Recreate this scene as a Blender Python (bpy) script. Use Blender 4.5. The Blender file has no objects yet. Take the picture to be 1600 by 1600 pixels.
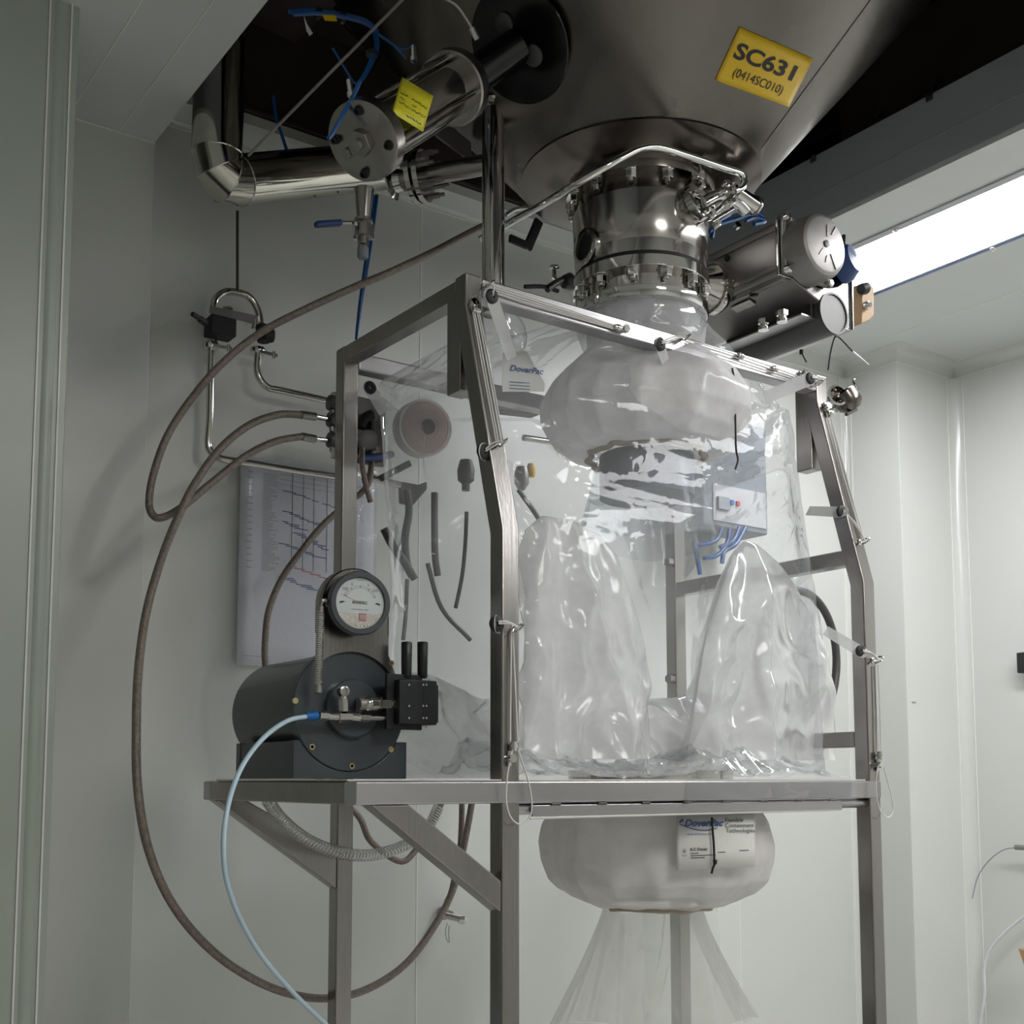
import bpy, bmesh, math, random
from mathutils import Vector, Matrix, noise

# ------------------------------------------------------------------ camera
D = bpy.data; SC = bpy.context.scene; COL = SC.collection
F, PX, PY, EYE = 1878.0, 785.0, 1040.0, 1.5
TH = math.atan(178/1878.0); AZ = math.radians(54.7)
FW = Vector((math.cos(AZ)*math.cos(TH), math.sin(AZ)*math.cos(TH), math.sin(TH)))
RT = Vector((math.sin(AZ), -math.cos(AZ), 0)); UP = RT.cross(FW)
CAM = Vector((0, 0, EYE))
cd = D.cameras.new('camera'); cam = D.objects.new('camera', cd); COL.objects.link(cam)
cd.sensor_width = 36; cd.lens = 36*F/1600; cd.shift_x = (800-PX)/1600; cd.shift_y = (PY-800)/1600
cd.clip_start = 0.02; cd.clip_end = 50
m = Matrix.Identity(4)
for i in range(3):
    m[i][0] = RT[i]; m[i][1] = UP[i]; m[i][2] = -FW[i]; m[i][3] = CAM[i]
cam.matrix_world = m
SC.camera = cam
SC.view_settings.view_transform = 'Standard'; SC.view_settings.look = 'None'
SC.view_settings.gamma = 1; SC.view_settings.use_curve_mapping = False
SC.view_settings.exposure = 0.0
# ------------------------------------------------------------------ world and lights
w = D.worlds.new('world'); SC.world = w; w.use_nodes = True
w.node_tree.nodes['Background'].inputs[0].default_value = (0.55, 0.6, 0.65, 1)
w.node_tree.nodes['Background'].inputs[1].default_value = 0.02
LIGHT_A = 24.0      # the panel seen in the picture
LIGHT_B = 24.0       # the panel of the same ceiling behind the camera
H = 3.22

# ------------------------------------------------------------------ measuring helpers: where a line of sight meets a plane of the room
def ray(x, y): return FW + RT*((x-PX)/F) - UP*((y-PY)/F)
def hit(x, y, ax, val):
    r = ray(x, y); return CAM + r*((val-CAM[ax])/r[ax])
def Uu(x, y, u): return hit(x, y, 0, u)
def V(x, y, v): return hit(x, y, 1, v)
def Z(x, y, z): return hit(x, y, 2, z)
R = math.radians

# ------------------------------------------------------------------ materials
MATS = {}
def mat(name, col, rough=.5, metal=0, bump=None, var=None, emis=None, spec=.5, coat=0, alpha=None, trans=0):
    mt = D.materials.new(name); mt.use_nodes = True; nt = mt.node_tree; N = nt.nodes; L = nt.links
    b = N['Principled BSDF']
    b.inputs['Base Color'].default_value = (*col, 1); b.inputs['Roughness'].default_value = rough
    b.inputs['Metallic'].default_value = metal; b.inputs['Specular IOR Level'].default_value = spec
    b.inputs['Coat Weight'].default_value = coat; b.inputs['Transmission Weight'].default_value = trans
    if emis:
        b.inputs['Emission Color'].default_value = (*emis[0], 1); b.inputs['Emission Strength'].default_value = emis[1]
    tc = N.new('ShaderNodeTexCoord')
    def nz(scale, detail=4, stretch=None):
        n = N.new('ShaderNodeTexNoise'); n.inputs['Scale'].default_value = scale; n.inputs['Detail'].default_value = detail
        if stretch:
            mp = N.new('ShaderNodeMapping'); mp.inputs['Scale'].default_value = stretch
            L.new(tc.outputs['Object'], mp.inputs[0]); L.new(mp.outputs[0], n.inputs[0])
        else: L.new(tc.outputs['Object'], n.inputs[0])
        return n
    if var:   # (scale, amount, stretch, rough amount)
        n = nz(var[0], 5, var[2]); rp = N.new('ShaderNodeValToRGB')
        e = rp.color_ramp.elements; e[0].position = .3; e[1].position = .7
        e[0].color = (*[c*(1-var[1]) for c in col], 1); e[1].color = (*[min(1, c*(1+var[1])) for c in col], 1)
        L.new(n.outputs['Fac'], rp.inputs[0]); L.new(rp.outputs[0], b.inputs['Base Color'])
        if var[3]:
            mr = N.new('ShaderNodeMapRange'); mr.inputs['To Min'].default_value = max(.02, rough-var[3]); mr.inputs['To Max'].default_value = rough+var[3]
            L.new(n.outputs['Fac'], mr.inputs['Value']); L.new(mr.outputs[0], b.inputs['Roughness'])
    if bump:  # (scale, strength, stretch)
        n = nz(bump[0], 3, bump[2]); bp = N.new('ShaderNodeBump'); bp.inputs['Strength'].default_value = bump[1]; bp.inputs['Distance'].default_value = .002
        L.new(n.outputs['Fac'], bp.inputs['Height']); L.new(bp.outputs[0], b.inputs['Normal'])
    MATS[name] = mt; return mt
def film(name, tint, cloud, gloss=.05, bumps=(14, .5), milky=(.85, .86, .88), fres=1.0):
    """thin plastic film: mostly clear, cloudy by a set amount, mirror-like at its creases"""
    mt = D.materials.new(name); mt.use_nodes = True; nt = mt.node_tree; N = nt.nodes; L = nt.links
    for n in list(N): N.remove(n)
    out = N.new('ShaderNodeOutputMaterial')
    tr = N.new('ShaderNodeBsdfTransparent'); tr.inputs[0].default_value = (*tint, 1)
    df = N.new('ShaderNodeBsdfDiffuse'); df.inputs[0].default_value = (*milky, 1)
    tl = N.new('ShaderNodeBsdfTranslucent'); tl.inputs[0].default_value = (*milky, 1)
    md = N.new('ShaderNodeMixShader'); md.inputs[0].default_value = .28
    L.new(df.outputs[0], md.inputs[1]); L.new(tl.outputs[0], md.inputs[2])
    gl = N.new('ShaderNodeBsdfGlossy'); gl.inputs['Roughness'].default_value = gloss
    tc = N.new('ShaderNodeTexCoord'); n1 = N.new('ShaderNodeTexNoise'); n1.inputs['Scale'].default_value = bumps[0]; n1.inputs['Detail'].default_value = 2; n1.inputs['Distortion'].default_value = 1.2
    L.new(tc.outputs['Object'], n1.inputs[0])
    bp = N.new('ShaderNodeBump'); bp.inputs['Strength'].default_value = bumps[1]; bp.inputs['Distance'].default_value = .01
    L.new(n1.outputs['Fac'], bp.inputs['Height'])
    for s in (df, gl): L.new(bp.outputs[0], s.inputs['Normal'])
    n2 = N.new('ShaderNodeTexNoise'); n2.inputs['Scale'].default_value = 5; n2.inputs['Detail'].default_value = 5
    L.new(tc.outputs['Object'], n2.inputs[0])
    mr = N.new('ShaderNodeMapRange'); mr.inputs['From Min'].default_value = .3; mr.inputs['From Max'].default_value = .7
    mr.inputs['To Min'].default_value = cloud*.6; mr.inputs['To Max'].default_value = min(1, cloud*1.4)
    L.new(n2.outputs['Fac'], mr.inputs['Value'])
    m1 = N.new('ShaderNodeMixShader'); L.new(mr.outputs[0], m1.inputs[0]); L.new(tr.outputs[0], m1.inputs[1]); L.new(md.outputs[0], m1.inputs[2])
    fr = N.new('ShaderNodeFresnel'); fr.inputs['IOR'].default_value = 1.4; L.new(bp.outputs[0], fr.inputs['Normal'])
    mu = N.new('ShaderNodeMath'); mu.operation = 'MULTIPLY'; mu.inputs[1].default_value = fres; mu.use_clamp = True
    L.new(fr.outputs[0], mu.inputs[0])
    mn = N.new('ShaderNodeMath'); mn.operation = 'MINIMUM'; mn.inputs[1].default_value = .42; L.new(mu.outputs[0], mn.inputs[0])
    m2 = N.new('ShaderNodeMixShader'); L.new(mn.outputs[0], m2.inputs[0]); L.new(m1.outputs[0], m2.inputs[1]); L.new(gl.outputs[0], m2.inputs[2])
    L.new(m2.outputs[0], out.inputs[0]); MATS[name] = mt; return mt

mat('wall', (.64, .65, .62), .32, var=(.8, .03, None, 0), spec=.45)
mat('wall_green', (.40, .44, .39), .35, var=(.8, .03, None, 0))
mat('ceiling', (.66, .68, .66), .4)
mat('cove', (.66, .67, .64), .18, spec=.6)
mat('caulk', (.80, .82, .78), .5)
mat('joint', (.32, .33, .31), .7)
mat('floor', (.52, .52, .50), .35)
mat('lamp', (1, 1, 1), .5, emis=((.97, .98, 1.0), LIGHT_A))
mat('lamp_back', (1, 1, 1), .5, emis=((1.0, .97, .93), LIGHT_B))
mat('lamp_frame', (.50, .51, .53), .4)
mat('upstand', (.36, .38, .41), .5)
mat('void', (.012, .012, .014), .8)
mat('beam', (.045, .032, .03), .6, var=(3, .3, None, 0))
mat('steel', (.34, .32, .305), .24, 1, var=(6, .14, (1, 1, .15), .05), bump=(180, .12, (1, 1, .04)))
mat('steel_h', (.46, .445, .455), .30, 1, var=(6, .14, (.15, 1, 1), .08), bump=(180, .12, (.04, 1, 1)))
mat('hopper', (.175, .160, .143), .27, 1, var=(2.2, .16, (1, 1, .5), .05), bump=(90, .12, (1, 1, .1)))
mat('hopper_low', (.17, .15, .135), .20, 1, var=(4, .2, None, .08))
mat('polished', (.58, .56, .53), .1, 1, var=(7, .1, None, .04))
mat('neck_steel', (.50, .475, .45), .17, 1, var=(5, .08, (1, 1, .3), .03), bump=(200, .06, (1, 1, .05)))
mat('dark_steel', (.045, .045, .045), .16, .9)  # near-black base; on the pad plate it stands for a dark reflection
mat('duct', (.56, .55, .48), .09, 1, bump=(5, .25, None))
mat('cast', (.30, .285, .275), .45, .75, var=(14, .08, None, .05), bump=(60, .15, None))
mat('cast_dark', (.10, .097, .095), .45, .7)
mat('chrome', (.72, .71, .69), .07, 1)
mat('braid', (.24, .20, .175), .45, .6, bump=(420, .8, None), var=(120, .25, None, .05))
mat('black_plastic', (.012, .013, .016), .38)
mat('rubber', (.01, .01, .012), .6)
mat('grey_plastic', (.060, .072, .082), .24, var=(3, .08, None, .03))
mat('bezel', (.06, .066, .08), .32)
mat('dial', (.74, .80, .80), .4)
mat('silver_dial', (.62, .60, .56), .25, .6, bump=(90, .6, None))
mat('ink', (.02, .02, .025), .6)
mat('ink_blue', (.05, .11, .32), .6)
mat('ink_grey', (.28, .29, .33), .6)
mat('ink_red', (.65, .06, .07), .6)
mat('paper', (.74, .74, .80), .35, coat=.5, bump=(7, .5, None))
mat('yellow', (.80, .52, .012), .4)
mat('yellow_note', (.72, .66, .03), .4)
mat('green_ink', (.05, .3, .12), .5)
mat('blue_tube', (.005, .075, .26), .35)
mat('blue_fitting', (.01, .14, .45), .3)
mat('blue_handle', (.015, .05, .17), .4)
mat('pale_tube', (.50, .66, .76), .3)
mat('white_cord', (.66, .65, .62), .6)
mat('white_tube', (.74, .77, .80), .35)
mat('brass', (.62, .50, .28), .3, 1)
mat('tray_sheet', (.62, .61, .56), .45)
mat('wood', (.28, .17, .08), .6)
mat('filter_pink', (.55, .43, .40), .6, bump=(260, 1.0, None))
mat('label_white', (.70, .70, .67), .5)
mat('elastic', (.42, .36, .28), .8, bump=(200, .6, None))
mat('tan', (.42, .27, .14), .6)
mat('box_grey', (.20, .22, .25), .45)
film('film_clear', (.975, .98, .985), .085, .05, (9, .20), fres=.45, milky=(.95, .96, .98))
film('film_side', (.93, .95, .97), .16, .1, (8, .4), fres=.35, milky=(.9, .92, .95))
film('film_crumple', (.96, .97, .98), .22, .05, (9, .5), fres=1.5, milky=(.92, .93, .95))
film('film_sleeve', (.97, .97, .98), .60, .14, (5, .3), milky=(1.0, 1.0, 1.0))
film('film_tail', (.96, .965, .95), .22, .25, (6, .3), milky=(.80, .81, .76))
film('film_tab', (.95, .95, .95), .55, .12, (10, .3), milky=(.8, .8, .8))
film('film_bag', (.95, .95, .95), .96, .3, (7, .5), milky=(1.0, .97, .95), fres=.5)
film('film_bagtop', (.95, .95, .97), .84, .22, (8, .35), milky=(1.0, .985, .99), fres=.45)
film('gauge_glass', (.99,.99,.99), .01, .03, (2, .02), fres=1.0)
film('film_hose', (.97, .98, .99), .08, .05, (20, .3), fres=2.0)

# ------------------------------------------------------------------ mesh collecting
class MB:
    def __init__(s): s.v = []; s.f = []
    def add(s, vs, fs):
        o = len(s.v); s.v += [Vector(p) for p in vs]; s.f += [tuple(i+o for i in f) for f in fs]; return s
    def box(s, lo, hi):
        x0, y0, z0 = lo; x1, y1, z1 = hi
        return s.add([(x0,y0,z0),(x1,y0,z0),(x1,y1,z0),(x0,y1,z0),(x0,y0,z1),(x1,y0,z1),(x1,y1,z1),(x0,y1,z1)],
                     [(0,3,2,1),(4,5,6,7),(0,1,5,4),(1,2,6,5),(2,3,7,6),(3,0,4,7)])
    def obox(s, c, ax, ay, az, hx, hy, hz):
        c = Vector(c); ax = Vector(ax).normalized(); ay = Vector(ay).normalized(); az = Vector(az).normalized()
        vs = [c+ax*(i*hx)+ay*(j*hy)+az*(k*hz) for k in (-1,1) for j in (-1,1) for i in (-1,1)]
        return s.add(vs, [(0,2,3,1),(4,5,7,6),(0,1,5,4),(1,3,7,5),(3,2,6,7),(2,0,4,6)])
    def bar(s, p, q, wd, ht, side=(0,1,0)):
        p = Vector(p); q = Vector(q); d = (q-p).normalized(); sd = Vector(side); sd = (sd-d*sd.dot(d)).normalized(); n = d.cross(sd)
        return s.obox((p+q)/2, d, sd, n, (q-p).length/2, wd/2, ht/2)
    def prism(s, pts, off):
        """closed outline (list of 3-D points in one plane) given depth by the vector off"""
        n = len(pts); off = Vector(off)
        return s.add([Vector(p) for p in pts]+[Vector(p)+off for p in pts],
                     [tuple(range(n-1,-1,-1)), tuple(range(n, 2*n))]+[(i,(i+1)%n,n+(i+1)%n,n+i) for i in range(n)])
    def lathe(s, c, ax, prof, n=32, sx=1, ref=None):
        """prof: list of (distance along axis, radius)"""
        c = Vector(c); ax = Vector(ax).normalized()
        a = Vector(ref) if ref else (Vector((0,0,1)) if abs(ax.z) < .9 else Vector((1,0,0)))
        a = (a-ax*a.dot(ax)).normalized(); b = ax.cross(a)
        vs = []; fs = []; m_ = len(prof)
        for h, r in prof:
            for i in range(n):
                t = 2*math.pi*i/n; vs.append(c+ax*h+a*(r*math.cos(t)*sx)+b*(r*math.sin(t)))
        for j in range(m_-1):
            for i in range(n): fs.append((j*n+i, j*n+(i+1)%n, (j+1)*n+(i+1)%n, (j+1)*n+i))
        if prof[0][1] > 1e-6: fs.append(tuple(range(n-1,-1,-1)))
        if prof[-1][1] > 1e-6: fs.append(tuple(range((m_-1)*n, m_*n)))
        return s.add(vs, fs)
    def cyl(s, p, q, r, n=24, r2=None):
        p = Vector(p); q = Vector(q); return s.lathe(p, q-p, [(0,r),((q-p).length, r if r2 is None else r2)], n)
    def tube(s, pts, r, n=10, smooth=6, closed=False, rf=None, flat=1.0):
        P = spline(pts, smooth, closed) if smooth else [Vector(p) for p in pts]
        k = len(P); vs = []; fs = []
        T = [(P[(i+1)%k]-P[i-1]) if closed else (P[min(i+1,k-1)]-P[max(i-1,0)]) for i in range(k)]
        T = [t.normalized() for t in T]
        a = T[0].orthogonal().normalized()
        for i in range(k):
            a = (a-T[i]*a.dot(T[i])).normalized(); b = T[i].cross(a)
            rr = rf(i/(k-1))*r if rf else r
            for j in range(n):
                t = 2*math.pi*j/n; vs.append(P[i]+a*(rr*math.cos(t))+b*(rr*flat*math.sin(t)))
        for i in range(k if closed else k-1):
            i2 = (i+1)%k
            for j in range(n): fs.append((i*n+j, i*n+(j+1)%n, i2*n+(j+1)%n, i2*n+j))
        if not closed: fs += [tuple(range(n-1,-1,-1)), tuple(range((k-1)*n, k*n))]
        return s.add(vs, fs)
    def ball(s, c, r, n=12): 
        return s.lathe(c, (0,0,1), [(-r*math.cos(math.pi*i/n), r*math.sin(math.pi*i/n) if 0 < i < n else 0.0002) for i in range(n+1)], n*2)
    def hexa(s, p, q, r): return s.cyl(p, q, r, 6)
    def grid(s, fn, nu, nv, cu=False):
        vs = [fn(i/(nu if cu else nu-1), j/(nv-1)) for j in range(nv) for i in range(nu)]; fs = []
        for j in range(nv-1):
            for i in range(nu if cu else nu-1): fs.append((j*nu+i, j*nu+(i+1)%nu, (j+1)*nu+(i+1)%nu, (j+1)*nu+i))
        return s.add(vs, fs)
    def build(s, name, mt, parent=None, bevel=0, loc=None, sharp=38, seg=2, solid=0, subsurf=0):
        base = wloc(parent) if parent else Vector(loc or (0,0,0))
        me = D.meshes.new(name); me.from_pydata([tuple(p-base) for p in s.v], [], s.f); me.validate(); me.update()
        bm = bmesh.new(); bm.from_mesh(me); bmesh.ops.recalc_face_normals(bm, faces=bm.faces); bm.to_mesh(me); bm.free()
        for p in me.polygons: p.use_smooth = True
        me.set_sharp_from_angle(angle=R(sharp))
        me.materials.append(MATS[mt]); o = D.objects.new(name, me); COL.objects.link(o)
        if parent: o.parent = parent
        else: o.location = base
        if bevel:
            b = o.modifiers.new('bevel', 'BEVEL'); b.width = bevel; b.segments = seg; b.limit_method = 'ANGLE'; b.angle_limit = R(30); b.harden_normals = True
        if subsurf:
            b = o.modifiers.new('sub', 'SUBSURF'); b.levels = subsurf; b.render_levels = subsurf
        if solid:
            b = o.modifiers.new('solid', 'SOLIDIFY'); b.thickness = solid
        return o
def wloc(o):
    p = Vector((0,0,0))
    while o: p = p+o.location; o = o.parent
    return p
def spline(pts, sub=6, closed=False):
    P = [Vector(p) for p in pts]; n = len(P); out = []
    if n < 3 and not closed: return P
    for i in range(n if closed else n-1):
        p1, p2 = P[i], P[(i+1)%n]
        p0 = P[i-1] if (i > 0 or closed) else p1*2-p2
        p3 = P[(i+2)%n] if (i+2 < n or closed) else p2*2-p1
        for k in range(sub):
            t = k/sub
            out.append(.5*((2*p1)+(p2-p0)*t+(2*p0-5*p1+4*p2-p3)*t*t+(3*p1-p0-3*p2+p3)*t*t*t))
    if not closed: out.append(P[-1])
    return out
def tag(o, label=None, cat=None, group=None, kind=None):
    if label: o['label'] = label
    if cat: o['category'] = cat
    if group: o['group'] = group
    if kind: o['kind'] = kind
    return o
def thing(name, label, cat, loc, group=None):
    o = D.objects.new(name, None); COL.objects.link(o); o.location = Vector(loc); o.empty_display_size = .05
    return tag(o, label, cat, group)
def structure(o, label=None, cat=None): return tag(o, label, cat, kind='structure')
def text_mesh(txt, size, mt_thick=0, bold=False, shear=0, width=1.0):
    """flat lettering as a list of (verts, faces) in its own plane, centred"""
    c = D.curves.new('lettering', 'FONT'); c.body = txt; c.size = size; c.align_x = 'CENTER'; c.align_y = 'CENTER'; c.shear = shear
    c.resolution_u = 4; c.offset = size*.028 if bold else 0
    o = D.objects.new('lettering', c); COL.objects.link(o)
    dg = bpy.context.evaluated_depsgraph_get(); me = D.meshes.new_from_object(o.evaluated_get(dg))
    bm = bmesh.new(); bm.from_mesh(me); bmesh.ops.triangulate(bm, faces=bm.faces)
    vs = [Vector((v.co.x*width, v.co.y, 0)) for v in bm.verts]; fs = [tuple(v.index for v in f.verts) for f in bm.faces]
    bm.free(); D.objects.remove(o); D.curves.remove(c); D.meshes.remove(me)
    return vs, fs
def put(mb, tm, fn): mb.add([fn(p.x, p.y) for p in tm[0]], tm[1])
rnd = random.Random(5)

# ================================================================== SETTING
VB = 3.164                       # back wall
CF = 3.086                       # face of the shallow pier at the left
OU0, OU1, OV0, OV1 = 1.03, 2.885, 1.2, 3.05   # opening in the ceiling
UR = 3.99; UR2 = 4.365; VJ = 2.905
# floor
structure(MB().box((-3,-3,-.1), (4.5,3.3,0)).build('floor', 'floor'))
# back wall of sandwich panels, joints recessed
wb = structure(MB().box((-3,VB+.012,0), (4.6,VB+.1,3.9)).build('wall_back', 'joint'))
us = [-3, -1.6, -.3, .8, 1.922, 3.31, 4.6]
for a, b in zip(us, us[1:]): MB().box((a+.0015,VB,0), (b-.0015,VB+.011,3.34)).build('panel', 'wall', wb, bevel=.001)
for u in us[1:-1]: MB().box((u-.0022,VB-.0012,0), (u+.0022,VB+.004,3.34)).build('seal', 'caulk', wb)
# pier at the left (face parallel to the back wall)
pier = structure(MB().box((-1.2,CF,0), (1.03,VB,H)).build('wall_pier', 'wall', bevel=.002))
MB().tube([(-.5,CF-.001,H-.002),(1.03,CF-.001,H-.002)], .0028, 6, 0).build('seal', 'caulk', pier)
# near partition at the far left, with its cove strip
vp = 2.62
pl0 = V(97,800,vp).x
part_ = structure(MB().box((-3,vp,0), (pl0,vp+.12,4.2)).build('wall_left', 'wall_green', bevel=.003))
xa, xb = V(41,1000,vp).x, V(77,1000,vp).x
t_ = structure(MB().lathe(((xa+xb)/2, vp+.018, 0), (0,0,1), [(0,.0222),(4.2,.0222)], 24).build('trim_1', 'wall_green'))
for x in (xa, xb): structure(MB().box((x-.0018,vp-.004,0), (x+.0018,vp+.002,4.2)).build('trim_2', 'caulk'))
# right-hand walls: box-out in the corner, then the room's right wall
structure(MB().box((UR,VJ,0), (4.7,VB,3.4)).build('wall_boxout', 'wall', bevel=.003))
structure(MB().box((UR2,-3,0), (4.5,VJ,3.4)).build('wall_right', 'wall'))
structure(MB().box((-3,-3.1,0), (4.5,-3,3.4)).build('wall_front', 'wall'))
structure(MB().box((-3.1,-3,0), (-3,3.2,3.4)).build('wall_far_left', 'wall'))
# cove strips (quarter rounds) with their thin seals
def cove(name, p, q, a, b, r=.055):
    """quarter-round filling the corner along p-q; a and b point away from the corner along both surfaces"""
    p = Vector(p); q = Vector(q); a = Vector(a); b = Vector(b); n = 8; out = []
    for base in (p, q):
        c = base+a*r+b*r
        out.append([base]+[c-a*(r*math.cos(t))-b*(r*math.sin(t)) for t in [math.pi/2*k/n for k in range(n+1)]][::1])
    o = MB(); k = n+2; o.add(out[0]+out[1], [(i,(i+1)%k,k+(i+1)%k,k+i) for i in range(k)]+[tuple(range(k)), tuple(range(2*k-1,k-1,-1))])
    o = structure(o.build(name, 'cove', sharp=50))
    for d, e in ((a, b), (b, a)):
        s = MB(); s.tube([p+d*r+e*.001, q+d*r+e*.001], .0022, 6, 0); s.build('seal', 'caulk', o)
    return o
def swept_cove(name, path, z, rr=.055):
    """cove between ceiling and walls; path: (u, v, sum of the adjoining wall normals)"""
    n = 8; rows = []
    for u, v, nx, ny in path:
        prof = [(0,0)]+[(rr-rr*math.sin(math.pi/2*k/n), rr-rr*math.cos(math.pi/2*k/n)) for k in range(n+1)]
        rows.append([Vector((u+nx*d_, v+ny*d_, z-h_)) for d_, h_ in prof])
    k = n+2; o = MB(); vs = sum(rows, []); fs = []
    for a in range(len(rows)-1):
        for b in range(k): fs.append((a*k+b, a*k+(b+1)%k, (a+1)*k+(b+1)%k, (a+1)*k+b))
    o.add(vs, fs); o = structure(o.build(name, 'cove', sharp=50))
    MB().tube([Vector((u+nx*rr, v+ny*rr, z-.001)) for u, v, nx, ny in path], .0022, 6, 0).build('seal', 'caulk', o)
    MB().tube([Vector((u+nx*.001, v+ny*.001, z-rr)) for u, v, nx, ny in path], .0022, 6, 0).build('seal', 'caulk', o)
swept_cove('trim_3', [(OU1,VB,0,-1),(UR,VB,-1,-1),(UR,VJ,-1,-1),(UR2,VJ,-1,-1),(UR2,-2.9,-1,0)], H)
cove('trim_5', (UR,VB,0), (UR,VB,H-.055), (-1,0,0), (0,-1,0), .03)
cove('trim_8', (UR2,VJ,0), (UR2,VJ,H-.055), (-1,0,0), (0,-1,0), .045)
cove('trim_9', (OU0,VB,3.34), (OU1,VB,3.34), (0,-1,0), (0,0,-1), .012)
# ceiling, in panels around the opening, with open joints between them
cl = structure(MB().box((-3,-3,H+.015), (OU0-.02,VB,H+.08)).box((OU1+.02,-3,H+.015), (4.6,VB,H+.08)).box((OU0-.02,-3,H+.015), (OU1+.02,OV0-.02,H+.08)).build('ceiling', 'joint'))
LU0, LU1, LV0, LV1 = 3.11, 3.444, 1.30, 2.62        # light seen at the right
def cpanel(u0, v0, u1, v1, z=H, mt='ceiling'):
    MB().box((u0+.0015,v0+.0015,z), (u1-.0015,v1-.0015,z+.014)).build('panel', mt, cl)
ju = pl0-.2
for a, b in ((-3,-1.6),(-1.6,-.2),(-.2,.80),(.80,.93),(.93,OU0)): cpanel(a,-3,b,VB)
for a, b in ((.80,0),(.93,0)): MB().box((a-.0016,-1,H-.001), (a+.0016,CF,H+.004)).build('seal', 'caulk', cl)  # the left seal follows a shading boundary on the ceiling, drawn as a joint
cpanel(OU0,-3,OU1,-1.35); cpanel(OU0,-1.35,1.25,OV0); cpanel(1.25+.6,-1.35,OU1,OV0); cpanel(1.25,-.15,1.85,OV0)
for a, b in ((OU1,LU0-.02),(LU1+.02,3.86),(3.86,4.6)): cpanel(a,-3,b,VB)
MB().box((3.858,-3,H-.001), (3.862,VB,H+.004)).build('seal', 'caulk', cl)
cpanel(LU0-.02,LV1+.02,LU1+.02,VB); cpanel(LU0-.02,1.245,LU1+.02,LV0-.02); cpanel(LU0-.02,-3,LU1+.02,-.27)
structure(MB().box((OU0,OV1,3.34), (OU1,VB,3.37)).build('ceiling_strip', 'ceiling'))
# upstand of the opening
up_ = structure(MB().box((OU1,OV0,H+.015), (OU1+.03,VB,3.45)).build('trim_10', 'upstand', bevel=.002))
MB().box((OU1-.001,OV0,3.3175), (OU1+.002,VB,3.3205)).build('seal', 'joint', up_)
for y_, v_ in ((1,1.95),(2,2.37)):
    MB().box((OU1-.006,v_,3.43), (OU1+.002,v_+.02,3.452)).build('clip', 'steel', up_)
structure(MB().box((OU0-.04,OV0,H+.015), (OU0-.01,OV1,3.6)).build('trim_11', 'upstand'))
structure(MB().box((OU0,OV0-.04,H+.015), (OU1,OV0-.01,3.6)).build('trim_12', 'upstand'))
# dark space above the room
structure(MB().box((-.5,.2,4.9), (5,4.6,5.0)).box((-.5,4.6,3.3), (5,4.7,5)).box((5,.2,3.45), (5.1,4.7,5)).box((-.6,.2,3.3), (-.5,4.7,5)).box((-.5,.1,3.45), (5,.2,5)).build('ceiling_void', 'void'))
def ibeam(name, p, q, hgt, wid, label=None):
    p = Vector(p); q = Vector(q); d = (q-p).normalized(); sd = d.cross(Vector((0,0,1))).normalized(); c = (p+q)/2; L_ = (q-p).length/2; up = sd.cross(d)
    o = MB()
    o.obox(c, d, sd, up, L_, .006, hgt/2); o.obox(c-up*(hgt/2), d, sd, up, L_, wid/2, .006); o.obox(c+up*(hgt/2), d, sd, up, L_, wid/2, .006)
    o = o.build(name, 'beam', bevel=.002); return tag(o, label, 'beam') if label else o
ibeam('steel_beam', (.2,3.12,3.56), (4.6,3.12,3.56), .36, .16, 'dark brown steel beam above the back edge of the ceiling opening')
ibeam('steel_beam', (1.52,.5,3.75), (1.30,3.0,3.75), .28, .20, 'dark steel beam running overhead between duct and actuated valve cylinder')
pr = MB()
for q in ((405,120),(470,28)): 
    pass
ibeam('steel_beam', (3.35,.3,3.85), (3.25,3.0,3.85), .30, .2, 'dark steel beam in the ceiling void right of the hopper')
bl = thing('bolted_plate', 'dark flange plate with bolts high above the ceiling light', 'plate', (3.1,1.9,3.62))
MB().obox((3.05,1.9,3.66),(0,1,0),(0,0,1),(1,0,0),.5,.18,.006).build('plate', 'beam', bl)
for v_, z_ in ((1.62,3.6),(1.75,3.76),(2.05,3.58),(2.25,3.58)):
    MB().hexa((3.044,v_,z_),(3.03,v_,z_),.014).build('bolt', 'cast_dark', bl)

# ceiling light at the right
lt = tag(thing('ceiling_light', 'long bright fluorescent panel recessed in the ceiling at the right', 'light', (3.277,1.86,H)), None)
MB().box((LU0,LV0,H+.004), (LU1,LV1,H+.02)).build('diffuser', 'lamp', lt)
fr = MB().box((LU0-.03,LV0-.03,H-.006), (LU0,LV1+.03,H+.004)).box((LU1,LV0-.03,H-.006), (LU1+.03,LV1+.03,H+.004)).box((LU0,LV1,H-.006), (LU1,LV1+.03,H+.004)).box((LU0,LV0-.03,H-.006), (LU1,LV0,H+.004))
fr.build('frame', 'lamp_frame', lt, bevel=.001)
MB().box((LU1+.012,LV0,H-.009), (LU1+.016,LV1+.02,H-.006)).build('gasket', 'blue_handle', lt)
for v_ in (2.14,1.5):
    MB().lathe((LU1+.018,v_,H-.004),(0,0,-1),[(0,.012),(.006,.012),(.012,.006)],12).build('screw', 'chrome', lt)
    MB().lathe((LU0-.015,v_+.1,H-.004),(0,0,-1),[(0,.010),(.005,.010),(.010,.005)],12).build('screw', 'chrome', lt)
lb = thing('ceiling_light', 'second fluorescent panel in the row at the right, outside the picture', 'light', (3.277,.45,H))
MB().box((LU0,-.25,H+.004), (LU1,1.22,H+.02)).build('diffuser', 'lamp', lb)
MB().box((LU0-.03,-.28,H-.006), (LU0,1.25,H+.004)).box((LU1,-.28,H-.006), (LU1+.03,1.25,H+.004)).build('frame', 'lamp_frame', lb)
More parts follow.
